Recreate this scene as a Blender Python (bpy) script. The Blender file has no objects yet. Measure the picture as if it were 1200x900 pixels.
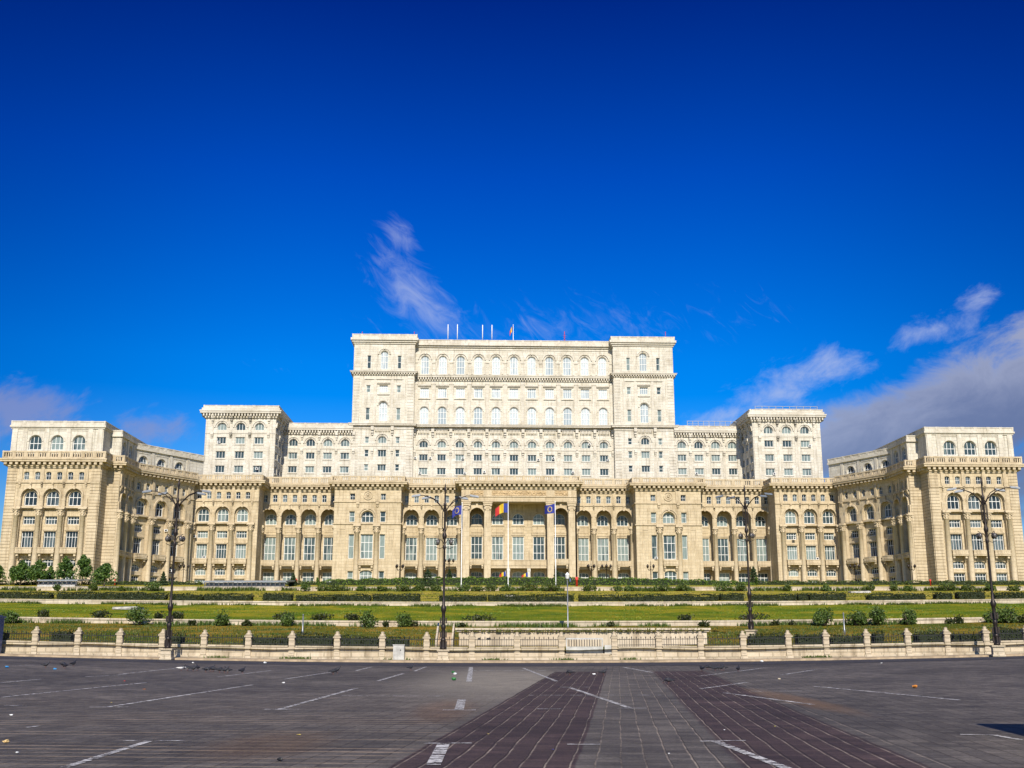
import bpy, bmesh, math, random
from mathutils import Vector, Matrix
random.seed(7)
C = bpy.context.scene.collection
R = math.radians
PI = math.pi

# ------------------------------------------------------------------ camera
SUN_EL, SUN_AZ = 35.0, 3.0          # sun behind the camera, slightly to its right
cam_d = bpy.data.cameras.new('camera')
cam = bpy.data.objects.new('camera', cam_d)
C.objects.link(cam)
cam_d.sensor_width = 36.0
cam_d.lens = 38.4
cam_d.clip_start = 0.1
cam_d.clip_end = 8000
cam.location = (0, 0, 1.7)
cam.rotation_euler = (R(90 + 12.98), 0, 0)
bpy.context.scene.camera = cam

# ------------------------------------------------------------------ exposure
vs = bpy.context.scene.view_settings
vs.view_transform = 'Standard'
vs.look = 'None'
vs.exposure = 0.60
vs.gamma = 1.0
vs.use_curve_mapping = False

# ------------------------------------------------------------------ node helper
class NT:
    def __init__(self, tree):
        self.t = tree; self.n = tree.nodes; self.l = tree.links
    def node(self, typ, **kw):
        nd = self.n.new(typ)
        for k, v in kw.items():
            if k == 'ins':
                for a, b in v.items():
                    if hasattr(b, 'is_output'): self.l.new(b, nd.inputs[a])
                    else: nd.inputs[a].default_value = b
            else: setattr(nd, k, v)
        return nd
    def math(self, op, a, b=None, c=None, clamp=False):
        nd = self.n.new('ShaderNodeMath'); nd.operation = op; nd.use_clamp = clamp
        for i, x in enumerate((a, b, c)):
            if x is None: continue
            if hasattr(x, 'is_output'): self.l.new(x, nd.inputs[i])
            else: nd.inputs[i].default_value = x
        return nd.outputs[0]
    def mix(self, fac, a, b, blend='MIX'):
        nd = self.n.new('ShaderNodeMix'); nd.data_type = 'RGBA'; nd.blend_type = blend
        for i, x in ((0, fac), (6, a), (7, b)):
            if hasattr(x, 'is_output'): self.l.new(x, nd.inputs[i])
            elif isinstance(x, (tuple, list)): nd.inputs[i].default_value = tuple(x) + ((1,) if len(x) == 3 else ())
            else: nd.inputs[i].default_value = x
        return nd.outputs[2]
    def ramp(self, fac, stops, interp='LINEAR'):
        nd = self.n.new('ShaderNodeValToRGB'); cr = nd.color_ramp; cr.interpolation = interp
        while len(cr.elements) < len(stops): cr.elements.new(0.5)
        for e, (p, c) in zip(cr.elements, stops):
            e.position = p
            e.color = (c, c, c, 1) if isinstance(c, (int, float)) else tuple(c) + (1,)
        self.l.new(fac, nd.inputs[0]); return nd.outputs[0]
    def smooth(self, x, lo, hi):
        nd = self.n.new('ShaderNodeMapRange'); nd.interpolation_type = 'SMOOTHSTEP'
        self.l.new(x, nd.inputs[0]); nd.inputs[1].default_value = lo; nd.inputs[2].default_value = hi
        return nd.outputs[0]

# ------------------------------------------------------------------ sky
world = bpy.data.worlds.new('World')
bpy.context.scene.world = world
world.use_nodes = True
w = NT(world.node_tree)
w.n.clear()
geo = w.node('ShaderNodeTexCoord')
sep = w.node('ShaderNodeSeparateXYZ', ins={0: geo.outputs['Generated']})
dx, dy, dz = sep.outputs
sky = w.node('ShaderNodeTexSky', sky_type='NISHITA')
sky.sun_disc = False
sky.sun_elevation = R(SUN_EL)
sky.sun_rotation = R(180 - SUN_AZ)
sky.altitude = 100
sky.air_density = 1.0
sky.dust_density = 0.3
sky.ozone_density = 4.0
# polarised deep blue: stronger with height above the horizon
hs = w.node('ShaderNodeHueSaturation', ins={'Hue': 0.5155, 'Saturation': 1.55, 'Value': 1.12, 'Color': sky.outputs[0]})
deep = w.ramp(dz, [(0.0, (0.95, 0.95, 0.95)), (0.12, (0.72, 0.84, 0.88)), (0.24, (0.58, 0.84, 0.94)), (0.40, (0.26, 0.47, 0.82)), (0.56, (0.10, 0.15, 0.46)), (1.0, (0.05, 0.09, 0.26))])
front = w.smooth(dy, -0.35, 0.55)       # only the half of the sky away from the sun is that deep
pol = w.mix(front, (1.0, 1.0, 1.0), deep)
side = w.smooth(w.math('ABSOLUTE', dx), 0.16, 0.52)
pol = w.mix(w.math('MULTIPLY', side, front), pol, w.mix(1.0, pol, (0.55, 0.62, 0.72), 'MULTIPLY'))
base = w.mix(1.0, hs.outputs[0], pol, 'MULTIPLY')
hx = w.math('DIVIDE', dx, w.math('MAXIMUM', dy, 0.05))
hz = w.math('DIVIDE', dz, w.math('MAXIMUM', dy, 0.05))
cv = w.node('ShaderNodeCombineXYZ', ins={0: hx, 1: hz, 2: 0.0})
def fbm(scale, det, rough, stretch=(1, 1, 1), rot=0.0, off=0.0, dist=0.0):
    m0 = w.node('ShaderNodeMapping', ins={0: cv.outputs[0], 'Rotation': (0, 0, rot)})
    mp = w.node('ShaderNodeMapping', ins={0: m0.outputs[0], 'Location': (off, off * .7, off * .3), 'Scale': stretch})
    nz = w.node('ShaderNodeTexNoise', ins={'Vector': mp.outputs[0], 'Scale': scale, 'Detail': det, 'Roughness': rough, 'Distortion': dist})
    return nz.outputs[0]
def blob(cx, cz, rx, rz, rot):
    c, s = math.cos(rot), math.sin(rot)
    ax = w.math('SUBTRACT', hx, cx); az = w.math('SUBTRACT', hz, cz)
    u = w.math('ADD', w.math('MULTIPLY', ax, c / rx), w.math('MULTIPLY', az, s / rx))
    v = w.math('ADD', w.math('MULTIPLY', ax, -s / rz), w.math('MULTIPLY', az, c / rz))
    d = w.math('SQRT', w.math('ADD', w.math('MULTIPLY', u, u), w.math('MULTIPLY', v, v)))
    return w.math('SUBTRACT', 1.0, d)
def maxall(lst):
    r = lst[0]
    for x in lst[1:]: r = w.math('MAXIMUM', r, x)
    return r
f1 = fbm(11.0, 10.0, 0.66, (1, 1.7, 1), -0.35, 3.1, 0.6)
f2 = fbm(24.0, 7.0, 0.65, (1, 2.6, 1), 0.80, 7.7, 1.2)
f3 = fbm(21.0, 10.0, 0.66, (1, 1.7, 1), -0.45, 11.3, 0.3)
def cloud(b, noise, gain, lo, hi):
    return w.smooth(w.math('ADD', b, w.math('MULTIPLY', w.math('SUBTRACT', noise, 0.5), gain)), lo, hi)
bank_b = maxall([blob(0.44, 0.206, 0.22, 0.064, 0.44), blob(0.55, 0.262, 0.17, 0.062, 0.35), blob(0.35, 0.178, 0.16, 0.048, 0.2), blob(0.62, 0.17, 0.25, 0.09, 0.1)])
bank = cloud(bank_b, f1, 1.45, -0.05, 0.5)
puff_b = maxall([blob(0.25, 0.222, 0.07, 0.026, 0.35), blob(0.305, 0.252, 0.050, 0.022, 0.25), blob(0.275, 0.24, 0.04, 0.02, 0.4), blob(0.40, 0.283, 0.05, 0.018, 0.4), blob(0.445, 0.315, 0.030, 0.013, 0.5), blob(0.20, 0.20, 0.05, 0.014, 0.2)])
puff = cloud(puff_b, f3, 3.0, 0.0, 1.5)
cir_b = maxall([blob(-0.094, 0.318, 0.075, 0.030, -0.95), blob(-0.080, 0.300, 0.055, 0.024, -0.6), blob(-0.108, 0.375, 0.028, 0.016, -0.9), w.math('MULTIPLY', blob(0.04, 0.285, 0.12, 0.022, 0.05), 0.22)])
cir = cloud(cir_b, f2, 1.9, -0.05, 1.35)
left_b = maxall([blob(-0.47, 0.208, 0.10, 0.035, -0.15), blob(-0.335, 0.188, 0.05, 0.022, -0.1), blob(-0.60, 0.19, 0.16, 0.06, 0.0)])
leftc = cloud(left_b, f3, 2.2, 0.0, 0.95)
# light tops and grey bellies come from where the thick part of the bank lies
belly = w.smooth(w.math('ADD', w.math('SUBTRACT', w.math('MULTIPLY_ADD', hx, 0.36, 0.072), hz), w.math('MULTIPLY', w.math('SUBTRACT', f1, 0.5), 0.10)), -0.050, 0.050)
bank_c = w.mix(belly, (3.3, 3.5, 4.5), (1.25, 1.5, 2.5))
pc = (4.0, 4.5, 6.2)
cloudy = w.mix(w.math('MULTIPLY', cir, 0.50), base, pc)
cloudy = w.mix(w.math('MULTIPLY', leftc, 0.60), cloudy, (2.3, 2.4, 3.9))
cloudy = w.mix(w.math('MULTIPLY', puff, 0.66), cloudy, pc)
cloudy = w.mix(w.math('MULTIPLY', bank, 0.86), cloudy, bank_c)

bg = w.node('ShaderNodeBackground', ins={'Color': cloudy, 'Strength': 0.085})
wo = w.node('ShaderNodeOutputWorld', ins={0: bg.outputs[0]})

# ------------------------------------------------------------------ sun
sd = bpy.data.lights.new('sun', 'SUN')
sd.energy = 4.2
sd.angle = R(0.5)
sd.color = (1.0, 0.925, 0.80)
sun = bpy.data.objects.new('sun', sd)
C.objects.link(sun)
sun.rotation_euler = (R(90 - SUN_EL), 0, R(SUN_AZ))   # shines towards +Y, coming from behind the camera
sun.location = (20, -60, 80)
# ------------------------------------------------------------------ materials
def newmat(name):
    m = bpy.data.materials.new(name); m.use_nodes = True
    t = NT(m.node_tree); t.n.clear()
    p = t.node('ShaderNodeBsdfPrincipled'); o = t.node('ShaderNodeOutputMaterial', ins={0: p.outputs[0]})
    return m, t, p
def plain(name, col, rough=0.6, metal=0.0, var=0.12, scale=3.0, bump=0.0):
    m, t, p = newmat(name)
    tc = t.node('ShaderNodeTexCoord')
    nz = t.node('ShaderNodeTexNoise', ins={'Vector': tc.outputs['Object'], 'Scale': scale, 'Detail': 5.0, 'Roughness': 0.65})
    f = t.ramp(nz.outputs[0], [(0.3, 1 - var * 1.6), (0.7, 1 + var)])
    t.l.new(t.mix(1.0, col, f, 'MULTIPLY'), p.inputs['Base Color'])
    p.inputs['Roughness'].default_value = rough; p.inputs['Metallic'].default_value = metal
    if bump:
        b = t.node('ShaderNodeBump', ins={'Strength': bump, 'Distance': 0.05, 'Height': nz.outputs[0]})
        t.l.new(b.outputs[0], p.inputs['Normal'])
    return m
def stone(name, col, course=0.9, joint=0.25, stain=0.48, carve=0.0, bw=2.2):
    m, t, p = newmat(name)
    tc = t.node('ShaderNodeTexCoord')
    s = t.node('ShaderNodeSeparateXYZ', ins={0: tc.outputs['Object']})
    xy = t.math('ADD', s.outputs[0], s.outputs[1])
    v = t.node('ShaderNodeCombineXYZ', ins={0: xy, 1: s.outputs[2], 2: 0.0})
    br = t.node('ShaderNodeTexBrick', ins={'Vector': v.outputs[0], 'Color1': (1, 1, 1, 1), 'Color2': (.87, .85, .81, 1), 'Mortar': (1 - joint, 1 - joint, 1 - joint * 1.1, 1),
        'Scale': 1.0, 'Mortar Size': 0.035, 'Mortar Smooth': 0.3, 'Brick Width': bw, 'Row Height': course})
    br.offset = 0.5
    big = t.node('ShaderNodeTexNoise', ins={'Vector': tc.outputs['Object'], 'Scale': 0.18, 'Detail': 6.0, 'Roughness': 0.7})
    mp = t.node('ShaderNodeMapping', ins={0: tc.outputs['Object'], 'Scale': (1.3, 1.3, 0.12)})
    st = t.node('ShaderNodeTexNoise', ins={'Vector': mp.outputs[0], 'Scale': 1.0, 'Detail': 6.0, 'Roughness': 0.7})
    fine = t.node('ShaderNodeTexNoise', ins={'Vector': tc.outputs['Object'], 'Scale': 2.6, 'Detail': 8.0, 'Roughness': 0.75})
    c = t.mix(1.0, col, br.outputs[0], 'MULTIPLY')
    c = t.mix(1.0, c, t.ramp(big.outputs[0], [(0.3, (1 - .18, 1 - .20, 1 - .24)), (0.65, (1.06, 1.06, 1.06))]), 'MULTIPLY')
    c = t.mix(1.0, c, t.ramp(st.outputs[0], [(0.28, (1 - stain, 1 - stain * 1.08, 1 - stain * 1.18)), (0.50, (1, 1, 1))]), 'MULTIPLY')
    c = t.mix(1.0, c, t.ramp(fine.outputs[0], [(0.3, .86), (0.6, 1.03)]), 'MULTIPLY')
    t.l.new(c, p.inputs['Base Color'])
    p.inputs['Roughness'].default_value = 0.85
    p.inputs['Specular IOR Level'].default_value = 0.25
    hgt = t.math('MULTIPLY_ADD', fine.outputs[0], 0.35, br.outputs[1])
    if carve:
        vo = t.node('ShaderNodeTexVoronoi', ins={'Vector': tc.outputs['Object'], 'Scale': 1.6})
        hgt = t.math('MULTIPLY_ADD', vo.outputs[0], carve, fine.outputs[0])
    b = t.node('ShaderNodeBump', ins={'Strength': 0.5, 'Distance': 0.12 if not carve else 0.5, 'Height': hgt})
    b.invert = not carve
    t.l.new(b.outputs[0], p.inputs['Normal'])
    return m
M = {}
M['stone'] = stone('warm_limestone', (0.55, 0.46, 0.315))
M['stone_pale'] = stone('pale_limestone', (0.625, 0.595, 0.515))
M['stone_trim'] = stone('limestone_trim', (0.545, 0.455, 0.315), course=1.4, joint=0.1, stain=0.38, bw=3.1)
M['stone_trim_pale'] = stone('pale_limestone_trim', (0.605, 0.57, 0.49), course=1.4, joint=0.1, stain=0.3, bw=3.1)
M['stone_carved'] = stone('carved_limestone', (0.53, 0.40, 0.235), joint=0.05, stain=0.3, carve=2.0)
M['roof'] = plain('roof_felt', (0.22, 0.20, 0.18), 0.9)
M['frame'] = plain('white_window_frame', (0.66, 0.66, 0.63), 0.5, var=0.05)
M['white_wall'] = stone('weathered_white_wall', (0.56, 0.485, 0.375), course=0.45, joint=0.25, stain=0.5, bw=1.1)
M['plaster'] = stone('stained_plaster', (0.54, 0.46, 0.35), course=2.2, joint=0.10, stain=0.45, bw=3.0)
M['fence_stone'] = stone('fence_limestone', (0.53, 0.45, 0.335), course=0.32, joint=0.35, stain=0.45, bw=0.9)
M['iron'] = plain('dark_cast_iron', (0.035, 0.026, 0.022), 0.45, 0.6)
M['iron_thin'] = plain('black_railing_iron', (0.02, 0.02, 0.02), 0.5, 0.4)
M['steel'] = plain('galvanised_steel', (0.26, 0.27, 0.28), 0.4, 0.6)
M['white_metal'] = plain('white_painted_metal', (0.78, 0.78, 0.76), 0.35)
M['lamp_glass'] = plain('smoked_lamp_glass', (0.10, 0.09, 0.08), 0.2)
M['red'] = plain('red_paint', (0.55, 0.03, 0.02), 0.4)
M['blue_paint'] = plain('dark_blue_paint', (0.05, 0.08, 0.20), 0.4)
M['black'] = plain('black_rubber', (0.015, 0.015, 0.015), 0.7)
M['concrete'] = plain('pale_concrete', (0.42, 0.40, 0.36), 0.8, var=0.3)
M['dull_white'] = plain('dull_white_paint', (0.42, 0.41, 0.375), 0.6, var=0.25, scale=2.0)
M['brown_steel'] = plain('dark_brown_steel', (0.10, 0.09, 0.085), 0.5, 0.3)
M['grey_panel'] = plain('grey_glazing', (0.22, 0.24, 0.26), 0.25)

def glass_mat(name, curt, dark, lo, hi):
    m, t, p = newmat(name)
    oi = t.node('ShaderNodeObjectInfo')
    tc = t.node('ShaderNodeTexCoord')
    s = t.node('ShaderNodeSeparateXYZ', ins={0: tc.outputs['Object']})
    vx = t.node('ShaderNodeCombineXYZ', ins={0: s.outputs[0], 1: t.math('MULTIPLY', oi.outputs['Random'], 40.0), 2: t.math('MULTIPLY', s.outputs[2], 0.10)})
    nz = t.node('ShaderNodeTexNoise', ins={'Vector': vx.outputs[0], 'Scale': 1.3, 'Detail': 3.0})
    fold = t.node('ShaderNodeTexNoise', ins={'Vector': vx.outputs[0], 'Scale': 7.0, 'Detail': 2.0})
    k = t.math('ADD', nz.outputs[0], t.math('MULTIPLY', t.math('SUBTRACT', oi.outputs['Random'], 0.5), 0.55))
    fac = t.smooth(k, lo, hi)
    cc = t.mix(1.0, curt, t.ramp(fold.outputs[0], [(0.3, 0.72), (0.7, 1.08)]), 'MULTIPLY')
    t.l.new(t.mix(fac, dark, cc), p.inputs['Base Color'])
    p.inputs['Roughness'].default_value = 0.12
    p.inputs['Specular IOR Level'].default_value = 0.3
    return m
M['glass'] = glass_mat('curtained_glass', (0.21, 0.26, 0.245), (0.035, 0.055, 0.06), 0.40, 0.62)
M['glass_dark'] = glass_mat('dark_glass', (0.10, 0.13, 0.14), (0.015, 0.024, 0.03), 0.46, 0.64)
M['glass_bright'] = glass_mat('blinded_glass', (0.50, 0.55, 0.56), (0.28, 0.33, 0.35), 0.28, 0.55)

def leafmat(name, ca, cb, cc, trans=0.25):
    m, t, p = newmat(name)
    g = t.node('ShaderNodeNewGeometry')
    c = t.ramp(g.outputs['Random Per Island'], [(0.0, ca), (0.55, cb), (1.0, cc)])
    t.l.new(c, p.inputs['Base Color'])
    p.inputs['Roughness'].default_value = 0.6
    tr = t.node('ShaderNodeBsdfTranslucent', ins={0: c})
    mx = t.node('ShaderNodeMixShader', ins={0: trans, 1: p.outputs[0], 2: tr.outputs[0]})
    o = [n for n in t.n if n.type == 'OUTPUT_MATERIAL'][0]
    t.l.new(mx.outputs[0], o.inputs[0])
    return m
M['hedge'] = leafmat('hedge_leaves', (0.030, 0.055, 0.007), (0.065, 0.10, 0.012), (0.13, 0.16, 0.02))
M['hedge_dark'] = leafmat('dark_hedge_leaves', (0.010, 0.018, 0.003), (0.027, 0.040, 0.005), (0.085, 0.095, 0.012))
M['hedge_bright'] = leafmat('bright_hedge_leaves', (0.045, 0.095, 0.008), (0.095, 0.165, 0.014), (0.19, 0.26, 0.028))
M['bush'] = leafmat('bush_leaves', (0.0308, 0.0630, 0.0084), (0.0700, 0.1190, 0.0168), (0.1400, 0.1960, 0.0350))
M['tree_leaf'] = leafmat('tree_leaves', (0.0250, 0.0625, 0.0100), (0.0562, 0.1187, 0.0150), (0.1375, 0.2125, 0.0312))
M['conifer'] = leafmat('conifer_needles', (0.012, 0.03, 0.008), (0.03, 0.055, 0.012), (0.05, 0.08, 0.02))
M['weed'] = leafmat('weed_blades', (0.06, 0.085, 0.012), (0.12, 0.13, 0.020), (0.24, 0.19, 0.045))
M['grass_blade'] = leafmat('grass_blades', (0.08, 0.15, 0.006), (0.14, 0.21, 0.010), (0.27, 0.28, 0.02))
M['bark'] = plain('bark', (0.10, 0.075, 0.05), 0.9, var=0.3, bump=0.6)
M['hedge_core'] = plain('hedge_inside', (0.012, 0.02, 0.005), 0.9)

def lawn_mat(name, ca, cb, cc, dirt):
    m, t, p = newmat(name)
    tc = t.node('ShaderNodeTexCoord')
    mp = t.node('ShaderNodeMapping', ins={0: tc.outputs['Object'], 'Scale': (0.55, 0.45, 1.0)})
    n1 = t.node('ShaderNodeTexNoise', ins={'Vector': mp.outputs[0], 'Scale': 0.26, 'Detail': 8.0, 'Roughness': 0.72})
    n2 = t.node('ShaderNodeTexNoise', ins={'Vector': tc.outputs['Object'], 'Scale': 3.0, 'Detail': 8.0, 'Roughness': 0.8})
    n3 = t.node('ShaderNodeTexNoise', ins={'Vector': mp.outputs[0], 'Scale': 0.6, 'Detail': 6.0, 'Roughness': 0.7})
    c = t.ramp(n1.outputs[0], [(0.38, ca), (0.49, cb), (0.60, cc)])
    c = t.mix(t.ramp(n3.outputs[0], [(0.58, 0.0), (0.68, 0.8)]), c, dirt)
    c = t.mix(1.0, c, t.ramp(n2.outputs[0], [(0.3, 0.55), (0.7, 1.3)]), 'MULTIPLY')
    t.l.new(c, p.inputs['Base Color'])
    p.inputs['Roughness'].default_value = 0.9
    p.inputs['Specular IOR Level'].default_value = 0.1
    b = t.node('ShaderNodeBump', ins={'Strength': 0.9, 'Distance': 0.3, 'Height': n2.outputs[0]})
    t.l.new(b.outputs[0], p.inputs['Normal'])
    return m
M['lawn_low'] = lawn_mat('rough_lawn', (0.080, 0.115, 0.005), (0.19, 0.155, 0.010), (0.34, 0.22, 0.028), (0.19, 0.10, 0.03))
M['lawn_mid'] = lawn_mat('green_lawn', (0.085, 0.150, 0.004), (0.165, 0.205, 0.006), (0.33, 0.28, 0.014), (0.29, 0.22, 0.03))
M['lawn_high'] = lawn_mat('dry_lawn', (0.19, 0.21, 0.014), (0.34, 0.29, 0.03), (0.45, 0.35, 0.06), (0.36, 0.26, 0.06))

def plaza_mat():
    m, t, p = newmat('plaza_pavers')
    g = t.node('ShaderNodeNewGeometry')
    s = t.node('ShaderNodeSeparateXYZ', ins={0: g.outputs['Position']})
    X, Y = s.outputs[0], s.outputs[1]
    a = t.math('SUBTRACT', X, t.math('MULTIPLY', Y, 0.095))          # across the bands
    yy = t.math('ADD', Y, t.math('MULTIPLY', X, 0.095))              # along the bands
    wob = t.node('ShaderNodeTexNoise', ins={'Vector': g.outputs['Position'], 'Scale': 0.5, 'Detail': 2.0})
    a = t.math('ADD', a, t.math('MULTIPLY', t.math('SUBTRACT', wob.outputs[0], 0.5), 0.10))
    def band(lo, hi, soft=0.02):
        return t.math('MULTIPLY', t.smooth(a, lo - soft, lo + soft), t.math('SUBTRACT', 1.0, t.smooth(a, hi - soft, hi + soft)))
    brown = t.math('MAXIMUM', band(-3.1, -0.6), band(1.6, 4.1, 0.08))
    brown = t.math('MULTIPLY', brown, t.math('SUBTRACT', 1.0, t.smooth(Y, 53.5, 55.5)))
    inb = t.math('MULTIPLY', band(-3.1, 4.6, 0.15), t.math('SUBTRACT', 1.0, t.smooth(Y, 53, 55)))
    n_big = t.node('ShaderNodeTexNoise', ins={'Vector': g.outputs['Position'], 'Scale': 0.12, 'Detail': 6.0, 'Roughness': 0.65})
    n_mid = t.node('ShaderNodeTexNoise', ins={'Vector': g.outputs['Position'], 'Scale': 0.9, 'Detail': 7.0, 'Roughness': 0.75})
    n_fin = t.node('ShaderNodeTexNoise', ins={'Vector': g.outputs['Position'], 'Scale': 14.0, 'Detail': 5.0, 'Roughness': 0.7})
    stre = t.node('ShaderNodeMapping', ins={0: g.outputs['Position'], 'Scale': (0.10, 0.9, 1.0)})
    n_row = t.node('ShaderNodeTexNoise', ins={'Vector': stre.outputs[0], 'Scale': 1.0, 'Detail': 5.0, 'Roughness': 0.7})
    # paver rows
    v = t.node('ShaderNodeCombineXYZ', ins={0: a, 1: yy, 2: 0.0})
    br = t.node('ShaderNodeTexBrick', ins={'Vector': v.outputs[0], 'Color1': (1, 1, 1, 1), 'Color2': (.60, .60, .62, 1), 'Mortar': (.45, .42, .40, 1),
        'Scale': 1.0, 'Mortar Size': 0.014, 'Mortar Smooth': 0.2, 'Brick Width': 0.34, 'Row Height': 0.34})
    br.offset = 0.0
    ca = t.math('ABSOLUTE', t.math('SUBTRACT', t.math('FRACT', t.math('DIVIDE', a, 0.335)), 0.5))
    ljoint = t.smooth(ca, 0.445, 0.485)                              # long pale joints inside the bands
    cr = t.math('ABSOLUTE', t.math('SUBTRACT', t.math('FRACT', t.math('DIVIDE', yy, 0.50)), 0.5))
    rjoint = t.smooth(cr, 0.38, 0.46)                                # sandy cross joints on the left
    grey = t.mix(t.ramp(n_big.outputs[0], [(0.35, 0.0), (0.65, 1.0)]), (0.094, 0.082, 0.072), (0.160, 0.138, 0.116))
    grey = t.mix(t.ramp(n_row.outputs[0], [(0.5, 0.0), (0.72, 0.55)]), grey, (0.056, 0.041, 0.038))
    col = t.mix(brown, grey, (0.072, 0.046, 0.042))
    col = t.mix(1.0, col, br.outputs[0], 'MULTIPLY')
    col = t.mix(t.math('MULTIPLY', t.math('MULTIPLY', ljoint, inb), t.ramp(n_mid.outputs[0], [(0.36, 0.08), (0.62, 0.85)])), col, (0.30, 0.245, 0.19))
    leftw = t.math('SUBTRACT', 1.0, t.smooth(a, -3.6, -2.8))
    nearw = t.math('SUBTRACT', 1.0, t.smooth(Y, 17.0, 40.0))
    jm = t.ramp(n_row.outputs[0], [(0.40, 0.12), (0.58, 1.0)])
    col = t.mix(t.math('MULTIPLY', t.math('MULTIPLY', rjoint, leftw), t.math('MULTIPLY', nearw, jm)), col, (0.33, 0.25, 0.165))
    vor = t.node('ShaderNodeTexVoronoi', ins={'Vector': g.outputs['Position'], 'Scale': 0.16})
    vs2 = t.node('ShaderNodeSeparateColor', ins={0: vor.outputs['Color']})
    col = t.mix(1.0, col, t.ramp(vs2.outputs[0], [(0.0, 0.80), (0.25, 0.96), (0.8, 1.0), (0.95, 1.14)], 'CONSTANT'), 'MULTIPLY')
    oil = t.node('ShaderNodeTexNoise', ins={'Vector': g.outputs['Position'], 'Scale': 0.45, 'Detail': 3.0, 'Roughness': 0.5})
    col = t.mix(1.0, col, t.ramp(oil.outputs[0], [(0.58, 1.0), (0.70, 0.66)]), 'MULTIPLY')
    # worn pale patch where traffic crosses, oil and rust stains
    def spot(cx, cy, rx, ry):
        u = t.math('DIVIDE', t.math('SUBTRACT', X, cx), rx); q = t.math('DIVIDE', t.math('SUBTRACT', Y, cy), ry)
        d = t.math('SQRT', t.math('ADD', t.math('MULTIPLY', u, u), t.math('MULTIPLY', q, q)))
        return t.math('SUBTRACT', 1.35, t.math('ADD', d, t.math('MULTIPLY', t.math('SUBTRACT', n_mid.outputs[0], 0.5), 0.9)))
    pale = t.smooth(spot(-0.3, 45, 4.2, 17), 0.1, 1.1)
    notb = t.math('SUBTRACT', 1.0, brown)
    col = t.mix(t.math('MULTIPLY', t.math('MULTIPLY', pale, notb), 0.75), col, (0.26, 0.228, 0.18))
    rust = t.smooth(spot(-3.9, 18.5, 1.2, 3.0), 0.25, 1.0)
    col = t.mix(t.math('MULTIPLY', rust, 0.32), col, (0.15, 0.085, 0.04))
    rust2 = t.smooth(spot(-1.6, 27.0, 0.9, 5.0), 0.25, 1.0)
    col = t.mix(t.math('MULTIPLY', rust2, 0.4), col, (0.16, 0.09, 0.05))
    rust3 = t.smooth(spot(7.7, 31.0, 0.7, 7.0), 0.25, 1.0)
    col = t.mix(t.math('MULTIPLY', rust3, 0.5), col, (0.19, 0.11, 0.055))
    col = t.mix(1.0, col, t.ramp(n_fin.outputs[0], [(0.3, 0.6), (0.7, 1.35)]), 'MULTIPLY')
    col = t.mix(1.0, col, t.ramp(n_mid.outputs[0], [(0.3, 0.62), (0.68, 1.32)]), 'MULTIPLY')
    t.l.new(col, p.inputs['Base Color'])
    p.inputs['Roughness'].default_value = 0.75
    p.inputs['Specular IOR Level'].default_value = 0.25
    hgt = t.math('SUBTRACT', t.math('MULTIPLY', n_fin.outputs[0], 0.4), br.outputs[1])
    b = t.node('ShaderNodeBump', ins={'Strength': 0.6, 'Distance': 0.012, 'Height': hgt})
    t.l.new(b.outputs[0], p.inputs['Normal'])
    return m
M['plaza'] = plaza_mat()
M['asphalt'] = plain('dark_asphalt', (0.030, 0.026, 0.029), 0.85, var=0.3, scale=1.2, bump=0.2)
M['kerb'] = plain('kerb_stone', (0.36, 0.27, 0.17), 0.85, var=0.3, scale=1.5)
def paint_mat():
    m, t, p = newmat('worn_road_paint')
    g = t.node('ShaderNodeNewGeometry')
    n = t.node('ShaderNodeTexNoise', ins={'Vector': g.outputs['Position'], 'Scale': 5.0, 'Detail': 7.0, 'Roughness': 0.8})
    mp = t.node('ShaderNodeMapping', ins={0: g.outputs['Position'], 'Scale': (0.7, 6.0, 1)})
    n2 = t.node('ShaderNodeTexNoise', ins={'Vector': mp.outputs[0], 'Scale': 2.0, 'Detail': 3.0})
    k = t.math('ADD', n.outputs[0], t.math('MULTIPLY', t.math('SUBTRACT', n2.outputs[0], 0.5), 0.7))
    f = t.smooth(k, 0.42, 0.60)
    t.l.new(t.mix(f, (0.10, 0.09, 0.09), (0.58, 0.56, 0.54)), p.inputs['Base Color'])
    p.inputs['Roughness'].default_value = 0.8
    tr = t.node('ShaderNodeBsdfTransparent')
    mx = t.node('ShaderNodeMixShader', ins={0: t.smooth(k, 0.39, 0.52), 1: tr.outputs[0], 2: p.outputs[0]})
    o = [q for q in t.n if q.type == 'OUTPUT_MATERIAL'][0]
    t.l.new(mx.outputs[0], o.inputs[0])
    return m
M['paint'] = paint_mat()
# ------------------------------------------------------------------ mesh helpers
def link(name, bm, mats, parent=None, loc=None, rotz=None, smooth=False):
    me = bpy.data.meshes.new(name)
    bm.normal_update()
    bm.to_mesh(me); bm.free()
    for m in (mats if isinstance(mats, (list, tuple)) else [mats]): me.materials.append(m)
    if smooth:
        for p in me.polygons: p.use_smooth = True
    return put(name, me, parent, loc, rotz)
def put(name, me, parent=None, loc=None, rotz=None):
    o = bpy.data.objects.new(name, me); C.objects.link(o)
    if parent is not None: o.parent = parent
    if loc is not None: o.location = loc
    if rotz is not None: o.rotation_euler = (0, 0, rotz)
    return o
def thing(o, label, cat, group=None):
    o['label'] = label; o['category'] = cat
    if group: o['group'] = group
    return o
def empty(name, loc, label, cat, group=None, rotz=0.0):
    o = bpy.data.objects.new(name, None); C.objects.link(o)
    o.location = loc; o.rotation_euler = (0, 0, rotz)
    return thing(o, label, cat, group)
def struct(o, kind='structure'):
    o['kind'] = kind; return o
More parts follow.
